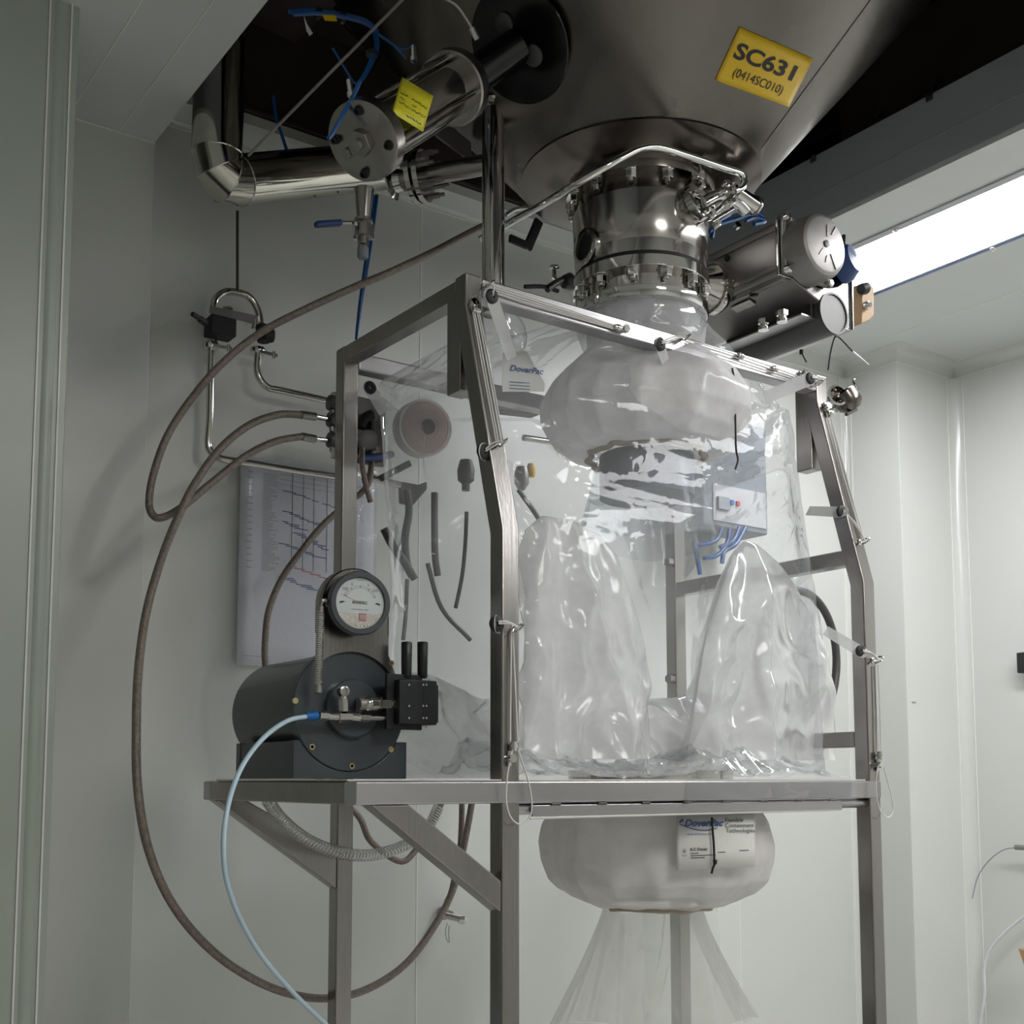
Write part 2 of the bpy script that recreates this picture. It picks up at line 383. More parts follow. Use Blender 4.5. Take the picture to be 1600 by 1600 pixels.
lb = thing('ceiling_light', 'fluorescent ceiling panel behind the viewer lighting the left side', 'light', (1.55,-.75,H))
MB().box((1.26,-1.34,H-.002), (1.84,-.16,H+.012)).build('diffuser', 'lamp_back', lb)
MB().box((1.25,-1.35,H+.012), (1.85,-.15,H+.02)).build('frame', 'lamp_frame', lb)

# ================================================================== SUPPORT FRAME
T = .042; h = T/2
U1, U2, V1, V4 = 1.344, 2.432, 1.891, 2.556
ZT = 1.497; ZR = ZT-T/2      # tray rail
BEND = 1.985; TOPZ = 2.545; VT = 2.021
fr = thing('glove_bag_stand', 'brushed stainless steel square-tube stand carrying the clear glove bag', 'stand', (1.88,2.2,0))
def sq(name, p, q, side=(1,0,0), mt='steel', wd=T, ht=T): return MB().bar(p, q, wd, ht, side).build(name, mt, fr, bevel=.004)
for u in (U1, U2):
    # one bent front post: straight leg, leaning upper length, short upright top (mitred outline)
    o = MB(); v0 = V1-h; pts = [(v0,0),(v0,BEND),(VT-h,TOPZ-.07),(VT-h,TOPZ),(VT+h,TOPZ),(VT+h,TOPZ-.076),(v0+T,BEND-.006),(v0+T,0)]
    o.prism([(u-h,a,b) for a, b in pts], (T,0,0)); o.build('front_post', 'steel', fr, bevel=.004)
    MB().box((u-h+.001,VT+h-.02,2.30), (u+h-.001,VT+h+.032,TOPZ-.025)).build('stub', 'steel', fr, bevel=.004)
sq('rear_post', (U1,V4,0), (U1,V4,2.55)); sq('rear_post', (U2,V4,0), (U2,V4,2.55))
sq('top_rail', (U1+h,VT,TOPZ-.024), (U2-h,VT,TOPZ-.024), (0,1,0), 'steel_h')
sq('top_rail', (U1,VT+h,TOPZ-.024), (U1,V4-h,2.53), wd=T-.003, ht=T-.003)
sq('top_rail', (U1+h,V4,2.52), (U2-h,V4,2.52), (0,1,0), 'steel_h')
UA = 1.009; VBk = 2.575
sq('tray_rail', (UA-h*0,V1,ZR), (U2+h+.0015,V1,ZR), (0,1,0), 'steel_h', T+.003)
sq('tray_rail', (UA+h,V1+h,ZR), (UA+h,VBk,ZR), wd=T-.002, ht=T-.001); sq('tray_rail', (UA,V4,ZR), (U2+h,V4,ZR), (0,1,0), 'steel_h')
sq('tray_rail', (U1,V1+h,ZR), (U1,V4-h,ZR), wd=T-.003, ht=T-.003); sq('tray_rail', (U2,V1+h,ZR), (U2,V4-h,ZR), wd=T-.003, ht=T-.003)
def brace(p0, p1, p2, p3, off): 
    MB().prism([p0,p1,p2,p3], off).build('brace', 'steel', fr, bevel=.003)
zb = ZT-T
a0, a1 = V(580,1257,V1-h), V(640,1257,V1-h); b0, b1 = V(764,1428,V1-h), V(764,1378,V1-h)
brace((a0.x,V1-h+.001,zb), (a1.x,V1-h+.001,zb), (U1-h,V1-h+.001,b1.z), (U1-h,V1-h+.001,b0.z), (0,T-.002,0))
c0, c1 = Uu(355,1254,UA), Uu(412,1254,UA)
# rear-left brace runs to the rear leg, along the back of the tray
MB().prism([(UA+.012,V4-h+.001,zb),(UA+.085,V4-h+.001,zb),(U1-h,V4-h+.001,V(524,1330,V4).z),(U1-h,V4-h+.001,V(524,1388,V4).z)], (0,T-.002,0)).build('brace', 'steel', fr, bevel=.003)
for (yb) in (872, 1156):
    zz = Uu(1330,yb,U2).z; sq('side_rail', (U2,V1+h-.001,zz), (U2,V4-h+.001,zz), wd=T-.003, ht=T-.003)
pass
# slotted round tube and lip hanging under the front rail
tb = MB(); ta = V(815,1266,V1).x; te = V(1338,1262,V1).x
tb.cyl((U1+h,V1,zb-.012), (U2-h,V1,zb-.012), .0110, 20); tb.build('hem_bar', 'steel_h', fr)
MB().box((ta+.012,V1-.019,zb-.027), (te-.075,V1-.0125,zb-.004)).build('lip', 'steel_h', fr, bevel=.002)
MB().tube([(ta+.008,V1-.016,zb-.029),((ta+te)/2,V1-.016,zb-.0275),(te-.085,V1-.016,zb-.026)], .0028, 8, 10).build('hem', 'white_cord', fr)
for k in range(8):
    u = ta+.07+k*(te-ta-.12)/7.5
    MB().bar((u-.012,V1-.019,zb-.003),(u+.012,V1-.019,zb-.003),.006,.005,(0,1,0)).build('weld', 'cast_dark', fr, bevel=.002)
# tray sheet with the round port in it
sh = MB()
def trayfn(r, inner=.315, n=48):
    pass
ring = []; outer = []; n = 64; cu, cv = 2.0, 2.2
for i in range(n):
    t = 2*math.pi*i/n; c, s_ = math.cos(t), math.sin(t); ring.append(Vector((cu+.20*c, cv+.20*s_, 0)))
    k = min((U2-cu)/abs(c) if abs(c) > 1e-6 else 9, (V4-cv)/abs(s_) if s_ > 1e-6 else (9 if s_ > -1e-6 else (V1-h-cv)/s_))
    kl = (cu-UA)/abs(c) if c < -1e-6 else 9
    kk = min((U2-cu)/c if c > 1e-6 else kl, (V4-cv)/s_ if s_ > 1e-6 else ((cv-(V1-h+.002))/-s_ if s_ < -1e-6 else 9))
    outer.append(Vector((cu+c*kk, cv+s_*kk, 0)))
vs = []; 
for z in (ZT+.0005, ZT+.0035): vs += [p+Vector((0,0,z)) for p in ring]+[p+Vector((0,0,z)) for p in outer]
fs = []
for i in range(n):
    j = (i+1)%n
    fs += [(i,j,n+j,n+i),(2*n+i,3*n+i,3*n+j,2*n+j),(i,2*n+i,2*n+j,j),(n+i,n+j,3*n+j,3*n+i)]
sh.add(vs, fs); sh.build('tray_sheet', 'tray_sheet', fr)
MB().lathe((cu,cv,ZT-.06),(0,0,1),[(0,.196),(0,.2),(.085,.2),(.085,.196),(0,.196)],48).build('port_ring', 'polished', fr)
# bolts on the rear-right post
for yb in (880, 1062):
    p = Uu(1040,yb,U2-h); MB().hexa((U2-h,V4-.005,p.z),(U2-h-.018,V4-.005,p.z),.014).build('bolt', 'cast', fr)
# eyebolts carrying the cords
def eye(c, d, r=.011):
    c = Vector(c); d = Vector(d).normalized(); o = MB(); a = d.orthogonal().normalized(); b = d.cross(a)
    cc = c+d*(r+.006); o.tube([cc+d*(r*math.cos(t))+a*(r*math.sin(t)) for t in [2*math.pi*k/12 for k in range(12)]], .0024, 8, 2, closed=True)
    o.cyl(c, c+d*.008, .003, 8); o.cyl(c, c+d*.002, .008, 12); o.build('eyebolt', 'chrome', fr)
def cleat(c, ax):
    c = Vector(c); ax = Vector(ax).normalized(); o = MB(); n_ = Vector((0,-1,0)); n_ = (n_-ax*n_.dot(ax)).normalized()
    o.cyl(c-ax*.014+n_*.004, c+ax*.014+n_*.004, .0042, 10); o.cyl(c, c+n_*.016, .0065, 12); o.cyl(c+n_*.012, c+n_*.018, .0085, 12)
    o.build('cleat', 'chrome', fr)
LN = Vector((0, VT-V1, (TOPZ-.07)-BEND)).normalized()    # direction of the leaning length
def lean(u, z, off=0): 
    t = (z-BEND)/((TOPZ-.07)-BEND); return Vector((u, V1-h+(VT-V1)*t, z))+Vector((0,-LN.z,LN.y))*off

# ================================================================== CORD LOOPS, GROMMETS
def grommet_at(p, d, par, r=.0155):
    MB().lathe(Vector(p)-Vector(d).normalized()*.003, d, [(0,.005),(0,r),(.006,r),(.008,r-.003),(.008,.005),(0,.005)], 20).build('grommet', 'rubber', par)
def cord(label, pts_list, clamps, rad=.0016, loops=None, group=None):
    base = pts_list[0][0]; t = thing('cord_loop', label, 'cord', base, group or 'elastic cords and ties on the frame')
    for pts in pts_list: MB().tube(pts, rad, 7, 5).build('cord', 'white_cord', t)
    for c, ax in clamps:
        c = Vector(c); ax = Vector(ax).normalized(); o = MB(); o.cyl(c-ax*.009, c+ax*.009, .0062, 12); o.cyl(c-ax*.003, c+ax*.003, .0078, 12); o.build('clamp', 'chrome', t)
    return t
fz = V1-h-.006
# left post, lower loop
pA = V(777,978,fz); pB = V(800,1168,fz-.004); n_ = Vector((0,-1,0))
cord('white elastic cord looping below clamp on the left front post', [
    [V(799,985,fz), V(798,1070,fz), V(797,1160,fz)], [V(801,985,fz), V(805,1070,fz), V(809,1160,fz)],
    [V(801,1172,fz-.006), V(793,1210,fz-.008), V(791,1250,fz-.01), V(798,1277,fz-.012), V(813,1288,fz-.012), V(827,1278,fz-.012), V(831,1255,fz-.01), V(824,1215,fz-.008), V(810,1172,fz-.006)]],
    [(V(803,1166,fz-.004),(0,0,1))])
cleat(V(794,1185,V1-h), (0,0,1))
cord('white elastic cord looping below clamp on the right front post', [
    [V(1368,1040,fz), V(1370,1110,fz), V(1371,1175,fz)], [V(1372,1040,fz), V(1375,1110,fz), V(1377,1175,fz)],
    [V(1376,1184,fz-.006), V(1370,1210,fz-.008), V(1369,1240,fz-.01), V(1376,1268,fz-.012), V(1388,1277,fz-.012), V(1396,1265,fz-.012), V(1392,1240,fz-.01), V(1384,1210,fz-.008), V(1377,1184,fz-.006)]],
    [(V(1375,1180,fz-.004),(0,0,1))])
cleat(V(1369,1195,V1-h), (0,0,1))
# left leaning length: four strands
o4 = []
for dx in (-.012,-.006,.002,.008): o4.append([lean(U1+dx*.8, 2.46, .005), lean(U1+dx*1.0+.003, 2.33, .006), lean(U1+.006+dx*.9, 2.16, .006)])
cord('bundle of white elastic cord strands on the leaning left front post', o4, [(lean(U1-.002,2.462,.008),(1,0,0))])
cleat(lean(U1-.008,2.474,0), (0,.3,1))
# top rail: left bundle, right bundle
zr = TOPZ-.024; vf = VT-h-.004
o5 = [[Vector((U1+.035,vf,zr+.010-.005*k)), Vector((U1+.15,vf-.002,zr+.006-.005*k)), Vector((U1+.375,vf,zr-.002-.003*k))] for k in range(4)]
cord('bundle of white elastic cord strands along left half of the top rail', o5, [(Vector((U1+.385,vf-.004,zr-.007)),(1,0,0))])
cleat((U1+.405,VT-h,zr-.006), (1,0,0))
o6 = [[Vector((U1+.60,vf,zr+.014-.006*k)), Vector((U1+.80,vf-.002,zr+.010-.008*k)), Vector((U1+1.05,vf-.004,zr-.004-.004*k))] for k in range(3)]
cord('white elastic cord strands along right half of the top rail', o6, [(Vector((U1+.78,vf-.004,zr+.010)),(1,0,0)), (Vector((U1+.90,vf-.004,zr+.002)),(1,0,0))])
cleat((U1+1.01,VT-h,zr+.012), (1,0,0))
# right leaning length
o7 = [[lean(U2+.004+d, 2.44, .005), lean(U2+.006+d, 2.25, .006), lean(U2+.012+d*.6, 2.10, .006)] for d in (-.006,.006)]
cord('pair of white elastic cord strands on the leaning right front post', o7, [(lean(U2+.008,2.44,.008),(1,0,0))])
cleat(lean(U2,2.455,0), (0,.3,1))
# short ties from grommets to eyebolts
G = [ (V(768,463,VT-.05), Vector((U1+.028,VT-h,TOPZ-.02))), (V(1031,538,VT-.045), Vector((U1+.59,VT-h,TOPZ-.012))),
      (V(1266,591,VT-.045), Vector((U2-.03,VT-h,TOPZ-.03))), (V(1315,800,V1-.045), lean(U2+.004,2.09,0)),
      (V(1345,1018,V1-.02), Vector((U2+.006,V1-h,V(1345,1030,V1-h).z))), (V(756,706,V1+.03), lean(U1+.004,2.165,0)),
      (V(776,975,V1-.03), Vector((U1+.006,V1-h,V(790,982,V1-h).z))) ]
where = ['at the top left corner of the frame','below the middle of the top rail','at the top right corner of the frame','halfway up the leaning right post','on the upright right post','halfway up the leaning left post','on the upright left post']
for (g, e), wh in zip(G, where):
    eye(e, (0,-1,0)); ee = e+Vector((0,-.016,0))
    cord('short white elastic tie through a black grommet '+wh, [[g+Vector((0,-.006,0)), (g+ee)/2+Vector((.002,-.008,.004)), ee], [g+Vector((0,-.006,.004)), (g+ee)/2+Vector((-.002,-.004,.008)), ee+Vector((0,0,.003))]], [], .0018)

# ================================================================== HOPPER
K = 1.13; HR, HZ = .305, 3.02; CU, CV = 1.988, 2.2
def conehit(x, y, off=0):
    d = ray(x, y); ox, oy, oz = CAM.x-CU, CAM.y-CV, CAM.z; a = HR-HZ/K
    A = d.x**2+d.y**2-(d.z/K)**2; B = 2*(ox*d.x+oy*d.y-(a+oz/K)*d.z/K); C_ = ox*ox+oy*oy-(a+oz/K)**2
    t = min(q for q in ((-B-math.sqrt(B*B-4*A*C_))/2/A, (-B+math.sqrt(B*B-4*A*C_))/2/A) if q > 0 and oz+d.z*q > HZ-.2)
    p = CAM+d*t; rd = Vector((p.x-CU,p.y-CV,0)).normalized(); nn = (rd*K-Vector((0,0,1))).normalized()
    return p+nn*off, nn
hp = thing('hopper', 'large conical stainless steel hopper coming down through the ceiling opening', 'hopper', (CU,CV,2.99))
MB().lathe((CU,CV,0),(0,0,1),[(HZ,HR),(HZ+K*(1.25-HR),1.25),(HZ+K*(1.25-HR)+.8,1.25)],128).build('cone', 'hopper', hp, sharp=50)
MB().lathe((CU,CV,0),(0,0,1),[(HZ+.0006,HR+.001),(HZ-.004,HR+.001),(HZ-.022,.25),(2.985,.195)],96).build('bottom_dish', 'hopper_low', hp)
# welded seam running up the cone and a pad plate at the nozzle
a_, n_ = conehit(1385,40,.001); 
sm = MB(); sm.tube([conehit(1190+t*170,232-t*232,.0008)[0] for t in [k/8 for k in range(9)]], .0016, 6, 2); sm.build('seam', 'cast', hp)
# neck with flanges
nk = MB(); nk.lathe((CU,CV,0),(0,0,1),[(2.99,.165),(2.99,.19),(2.945,.19),(2.94,.176),(2.865,.165),(2.79,.165),(2.79,.165)],64)
MB().lathe((CU,CV,0),(0,0,1),[(2.966,.14),(2.966,.190),(2.988,.190),(2.992,.186),(2.992,.14)],72).build('upper_flange', 'polished', hp)
MB().lathe((CU,CV,0),(0,0,1),[(2.92,.161),(2.968,.161)],72).build('upper_recess', 'hopper_low', hp)
MB().lathe((CU,CV,0),(0,0,1),[(2.766,.13),(2.766,.166),(2.80,.166),(2.804,.168),(2.86,.170),(2.922,.173),(2.924,.168),(2.924,.13)],72).build('neck', 'neck_steel', hp, sharp=25)
MB().lathe((CU,CV,0),(0,0,1),[(2.756,.10),(2.756,.168),(2.766,.168),(2.766,.10)],72).build('gasket', 'rubber', hp)
MB().lathe((CU,CV,0),(0,0,1),[(2.728,.10),(2.728,.172),(2.756,.172),(2.756,.10)],72).build('lower_flange', 'polished', hp, bevel=.0015)
MB().lathe((CU,CV,0),(0,0,1),[(2.680,.146),(2.730,.146)],72).build('lower_recess', 'polished', hp)
MB().lathe((CU,CV,0),(0,0,1),[(2.655,.12),(2.655,.166),(2.661,.169),(2.680,.169),(2.682,.166),(2.682,.12)],64).build('outlet_rim', 'chrome', hp)
for i in range(12):
    t = 2*math.pi*(i+.35)/12; c, s_ = math.cos(t), math.sin(t)
    for z, rr in ((2.966,.173),(2.728,.157)):
        p = Vector((CU+rr*c, CV+rr*s_, z)); o = MB().hexa(p-Vector((0,0,.004)), p-Vector((0,0,.022)), .0150); o.lathe(p, (0,0,-1), [(0,.019),(.004,.019)], 16); o.cyl(p-Vector((0,0,.022)), p-Vector((0,0,.030)), .008, 12); o.build('bolt', 'chrome', hp, bevel=.001)
# vent port (left) and sight port (right) on the neck
def port(px, py, ang, rr, ln, mtl='polished'):
    z = V(px,py,CV-.13).z; d = Vector((math.cos(ang), math.sin(ang), 0)); c = Vector((CU,CV,z))+d*.158
    return c, d
c, d = port(912,330,R(176),.04,.03)
o = MB().lathe(c, d, [(0,.048),(.016,.048),(.019,.044),(.019,.034),(.010,.032),(.010,.0)], 36).build('port', 'polished', hp)
MB().lathe(c, d, [(.0105,.031),(.012,.031)], 30).build('port_glass', 'rubber', hp)
c = Vector((CU,CV,2.868)); d = Vector((math.cos(R(-84)), math.sin(R(-84)), .16)).normalized()
c = c+d*.152
o = MB().lathe(c, d, [(0,.046),(.030,.048),(.032,.045),(.034,.045),(.036,.050),(.054,.050),(.056,.046),(.056,0)], 40).build('port', 'polished', hp)
a = d.orthogonal().normalized(); b = d.cross(a)
for k in range(4):
    t = R(45+90*k); q = c+d*.054+a*(.034*math.cos(t))+b*(.034*math.sin(t)); MB().hexa(q, q+d*.009, .0085).build('port_bolt', 'chrome', o, bevel=.001)

# yellow plate SC631
def quad(corners, s, t):
    A_, B_, C_, D_ = corners   # top-left, top-right, bottom-right, bottom-left
    x = (A_[0]*(1-s)+B_[0]*s)*(1-t)+(D_[0]*(1-s)+C_[0]*s)*t; y = (A_[1]*(1-s)+B_[1]*s)*(1-t)+(D_[1]*(1-s)+C_[1]*s)*t
    return x, y
YC = [(1155,42),(1270,92),(1232,167),(1117,125)]
lab = thing('tank_label', 'yellow tank label reading SC631 stuck to the hopper cone', 'label', conehit(1193,105,.002)[0])
MB().grid(lambda s,t: conehit(*quad(YC,s,t), .0015)[0], 20, 8).build('label_sheet', 'yellow', lab, solid=.0006, sharp=.01)
for txt, size, cx, cy, bold, mt_ in (('SC631', .40, .5, .40, True, 'ink'), ('(0414SC010)', .235, .5, .76, False, 'ink')):
    tm = text_mesh(txt, size, bold=bold); o = MB()
    asp = 124.0/86.0
    xs = [p.x for p in tm[0]]; wdt = max(xs)-min(xs); tw = .80 if bold else .66
    put(o, tm, lambda x, y: conehit(*quad(YC, cx+(x/wdt)*tw, cy-y*1.0), .0030)[0])
    o.build('lettering', mt_, lab)['kind'] = 'stuff'

# ================================================================== INERTING TUBE AND VALVE AT THE SIGHT PORT
tb = thing('vent_tube', 'thin bright steel tube arching over the hopper neck to the small clamp', 'pipe', V(1030,232,2.0))
MB().tube([V(750,374,2.40),V(800,346,2.32),V(835,327,2.2),V(880,300,2.04),V(940,264,1.95),V(988,237,1.93),V(1010,230,1.93),V(1035,231,1.93),V(1070,242,1.94),V(1130,262,1.94),V(1155,270,1.95),V(1163,280,1.95),V(1160,292,1.95),V(1150,298,1.95)], .0085, 14, 8).build('tube', 'chrome', tb)
MB().cyl(V(1152,296,1.96), V(1138,300,1.96), .013).cyl(V(1145,297,1.96), V(1141,299,1.96), .02).build('ferrule', 'chrome', tb)
vv = thing('sanitary_clamp', 'polished sanitary clamp assembly with wing nut beside the sight port', 'clamp', V(1120,320,1.99))
MB().tube([V(1098,318,2.0), V(1125,306,1.99), V(1150,315,1.98), V(1165,330,1.98)], .016, 16, 6).build('pipe', 'chrome', vv)
MB().cyl(V(1150,300,1.97), V(1180,322,1.97), .019, 24, .021).build('cap', 'polished', vv, bevel=.002)
MB().lathe(V(1179,321,1.97), V(1190,326,1.97)-V(1179,321,1.97), [(0,.024),(.006,.024)], 24).build('cap_rim', 'chrome', vv, bevel=.001)
MB().bar(V(1112,335,1.955), V(1150,300,1.955), .010, .012, (0,0,1)).build('lever', 'chrome', vv, bevel=.002)
MB().bar(V(1103,350,1.955), V(1145,325,1.955), .010, .010, (0,0,1)).build('lever', 'chrome', vv, bevel=.002)
for q in ((1128,300),(1110,338),(1140,318),(1118,352),(1132,290)): MB().lathe(V(*q,1.95), (-.3,-1,0), [(0,.009),(.010,.009),(.012,.006),(.020,.006)], 12).build('nut', 'chrome', vv)

# ================================================================== PNEUMATIC ACTUATOR ON THE OUTLET VALVE (right)
ac = thing('valve_actuator', 'grey cast pneumatic valve actuator with round end cap right of neck', 'actuator', V(1200,400,2.1))
# body: a box lying along the depth of the room, coupled to the valve by a conical stem
ua0, ua1, va0, va1, za0, za1 = 2.262, 2.425, 1.985, 2.46, 2.770, 2.915
MB().lathe((CU,2.2,2.80),(1,0,0),[(.155,.028),(.165,.030),(.190,.034),(.235,.062),(.243,.062),(.243,.070),(.262,.070),(.275,.064)],40).build('stem_cone', 'polished', ac)
MB().box((ua0,va0,za0),(ua1,va1,za1)).build('body', 'cast', ac, bevel=.012, seg=4)
for z in (za0+.022, za1-.022):
    MB().box((ua0-.005,va0+.006,z-.006),(ua0+.004,va1,z+.006)).build('rib', 'cast', ac, bevel=.002)
MB().box((ua0+.008,va0,za0-.014),(ua0+.024,va1,za0+.003)).build('rib', 'cast', ac, bevel=.004)
MB().box((ua0-.006,va0-.004,za0-.004),(ua1+.006,va0+.004,za1+.006)).build('joint_plate', 'chrome', ac, bevel=.002)
MB().box((ua0-.004,va0-.022,za0-.002),(ua1+.004,va0-.005,za1+.004)).build('end_plate', 'cast', ac, bevel=.008, seg=3)
cax = Vector((2.340,va0-.02,2.838)); AX = Vector((0,-1,0))
MB().lathe(cax, AX, [(-.004,.0),(-.004,.086),(.050,.083),(.060,.078),(.063,.072),(.0645,.068),(.066,0)], 56).build('end_cap', 'cast', ac, sharp=30)
cc = cax+AX*.066
for x0, z0, x1, z1 in ((.004,.020,.006,.052),(.022,.030,.040,.056),(.016,-.022,.036,-.058),(-.012,-.014,-.028,-.034),(.002,-.030,-.004,-.048)):
    MB().bar(cc+Vector((x0,0,z0)), cc+Vector((x1,0,z1)), .003, .0035, (0,1,0)).build('moulding', 'cast', ac, bevel=.001)
MB().lathe(cc, AX, [(-.002,.009),(.003,.009),(.004,.004)], 16).build('screw', 'cast_dark', ac)
for a in (ua0+.004, ua1-.004):
    for b in (za0+.006, za1-.004):
        MB().lathe((a,va0-.02,b), AX, [(0,.011),(.012,.011),(.016,.007)], 14).build('bolt', 'chrome', ac)
for vv0, zz0 in ((2.16,za1-.04),(2.16,za0+.02),(2.30,za1-.03)): MB().lathe((ua0,vv0,zz0), (-1,0,0), [(0,.008),(.006,.008)], 12).build('bolt', 'rubber', ac)
MB().lathe((ua0+.02,2.09,za0), (0,0,-1), [(0,.012),(.014,.012)], 14).build('bolt', 'rubber', ac)
# underside: sloping lower housing with name plate and two glands
MB().prism([(ua0+.02,va0-.004,za0+.004),(ua1-.01,va0-.004,za0-.040),(ua1+.004,va0-.004,za0-.030),(ua1+.004,va0-.004,za0+.02)],(0,.46,0)).build('lower_housing', 'cast', ac, bevel=.004)
nz_ = Vector((-.044,0,-.133)).normalized(); tz_ = Vector((.133,0,-.044)).normalized()
MB().obox(Vector((ua0+.055,2.16,za0-.0125)), (0,1,0), tz_, nz_, .034, .013, .0012).build('name_plate', 'steel', ac)
for x, y in ((1193,506),(1222,493)):
    q = V(x,y,2.10) if x < 1200 else V(x,y,2.04); o = MB().hexa(q+Vector((0,0,.012)), q, .015); o.cyl(q, q-Vector((0,0,.010)), .010); o.cyl(q-Vector((0,0,.010)), q-Vector((0,0,.018)), .014); o.build('cable_gland', 'chrome', ac)
MB().lathe((2.462,1.985,2.712),(0,1,0),[(-.004,0),(-.004,.050),(0,.053),(.33,.053),(.335,0)],40).build('cylinder', 'cast_dark', ac, sharp=30)
MB().lathe((2.462,1.985,2.712),(0,-1,0),[(.0035,.054),(.0035,.056),(.008,.056),(.008,.050),(.0045,.0495),(.0045,0)],40).build('cylinder_rim', 'cast_dark', ac)
MB().lathe((2.500,1.99,2.855), (.25,-1,.2), [(0,.052),(.02,.052),(.045,.036),(.052,0)], 28).build('sensor_cap', 'blue_handle', ac)
MB().lathe((2.462,1.94,2.905), (0,0,1), [(-.02,.004),(.004,.006)], 10).build('screw', 'rubber', ac)
# folded sheet bracket and gland box
br = thing('actuator_bracket', 'bright folded stainless bracket behind the actuator end cap', 'bracket', V(1310,480,2.15))
MB().box((2.40,2.0,2.697),(2.556,2.005,2.888)).build('side_plate', 'steel', br, bevel=.001)
MB().box((2.556,1.992,2.694),(2.561,2.012,2.890)).build('flange', 'chrome', br, bevel=.001)
MB().box((2.36,2.0,2.692),(2.561,2.30,2.697)).build('bottom_plate', 'steel_h', br, bevel=.001)
MB().box((2.554,2.006,2.697),(2.559,2.30,2.888)).build('rear_plate', 'steel_h', br, bevel=.001)
MB().lathe(V(1318,490,2.0), (0,-1,0), [(0,.010),(.005,.010),(.006,.006),(.010,.006)], 6).build('bolt', 'chrome', br)
gb = thing('gland_box', 'small tan cast box with black cable gland beside the ceiling light', 'box', V(1355,475,2.04))
MB().prism([V(1347,442,2.04), V(1358,440,2.04), V(1366,450,2.04), V(1366,492,2.04), V(1360,500,2.04), V(1346,506,2.04)], (0,.05,0)).build('body', 'tan', gb, bevel=.004)
MB().lathe(V(1345,452,2.03), V(1366,448,2.03)-V(1345,452,2.03), [(0,.014),(.012,.016),(.022,.016),(.024,.010),(.034,.009)], 14).build('gland', 'rubber', gb)
MB().lathe(V(1353,478,2.037), (0,-1,0), [(0,.012),(.008,.012),(.010,.007),(.016,.007)], 16).build('gland', 'chrome', gb)
MB().tube([V(1366,447,2.02), V(1371,438,2.02), V(1374,424,2.02), V(1372,412,2.02)], .0015, 6, 5).build('wire', 'rubber', gb)
# zip tie and probe hanging under the bracket
zt = thing('zip_tie', 'black cable tie with a white tail hanging below the actuator bracket', 'cable tie', V(1308,528,2.1))
MB().tube([V(1294,578,2.05), V(1297,555,2.05), V(1303,530,2.05), V(1308,526,2.05), V(1315,531,2.05), V(1333,550,2.05)], .0022, 7, 5).build('strap', 'rubber', zt)
MB().tube([V(1332,549,2.05), V(1346,560,2.05), V(1358,570,2.05)], .0028, 8, 5, rf=lambda t: 1-.6*t).build('tail', 'white_tube', zt)
z2 = thing('zip_tie', 'tiny black cable tie above the right end of the top rail', 'cable tie', V(1252,550,2.1))
MB().tube([V(1252,546,2.1), V(1253,552,2.1), V(1257,560,2.1), V(1260,566,2.1)], .002, 6, 5).lathe(V(1252,550,2.1),(0,0,1),[(-.006,.005),(.006,.005)],8).build('strap', 'rubber', z2)

# blue cables between port and actuator
bt = thing('air_tubes', 'blue air tubes behind the actuator near the sight port', 'tubing', V(1140,345,2.3))
for pts in ([(1105,345),(1125,340),(1150,330),(1185,325)],[(1108,362),(1125,350),(1150,342),(1180,333),(1192,338)],[(1112,372),(1118,350),(1140,335)],[(1165,345),(1180,340),(1195,346),(1178,350)]):
    MB().tube([V(x,y,2.3) for x,y in pts], .006, 8, 5).build('tube', 'blue_tube', bt)
MB().lathe(V(1150,355,2.28),(-.2,-1,.3),[(0,.010),(.012,.010)],12).build('fitting', 'chrome', bt)

# ================================================================== UPRIGHT PIPE AND NOZZLE VALVE (left of hopper)
pv = thing('upright_pipe', 'polished upright steel pipe beside the top left frame corner', 'pipe', V(770,300,2.3))
pt = V(771,165,2.3); pb = Vector((pt.x,2.3,V(771,492,2.3).z)); rp = .0275
MB().lathe(pb, (0,0,1), [(0,rp-.002),(0,rp),(pt.z-pb.z,rp),(pt.z-pb.z,rp-.002)], 40).build('pipe', 'polished', pv)
MB().lathe(pt, (0,0,1), [(-.006,rp),(-.004,rp+.012),(.010,rp+.012),(.014,rp),(.02,rp)], 40).build('ferrule', 'polished', pv)
MB().tube([pt+Vector(((rp+.012)*math.cos(t),(rp+.012)*math.sin(t),.004)) for t in [2*math.pi*k/16 for k in range(16)]], .008, 8, 2, closed=True).build('clamp', 'chrome', pv)
MB().lathe(V(798,165,2.28), (0,0,1), [(-.016,.011),(.010,.013),(.016,.006)], 14).build('wing_nut', 'chrome', pv)
MB().lathe(V(742,164,2.28), (0,0,1), [(-.010,.010),(.010,.010)], 14).build('wing_nut', 'chrome', pv)
MB().cyl(pt+Vector((0,0,.015)), V(790,60,2.3), .0275).build('upper_pipe', 'cast_dark', pv)
# nozzle on the cone
NZ, nn = conehit(812,70)
nz = thing('nozzle_valve', 'stainless actuated angle valve cylinder with tie rods carrying a yellow note', 'valve', NZ)
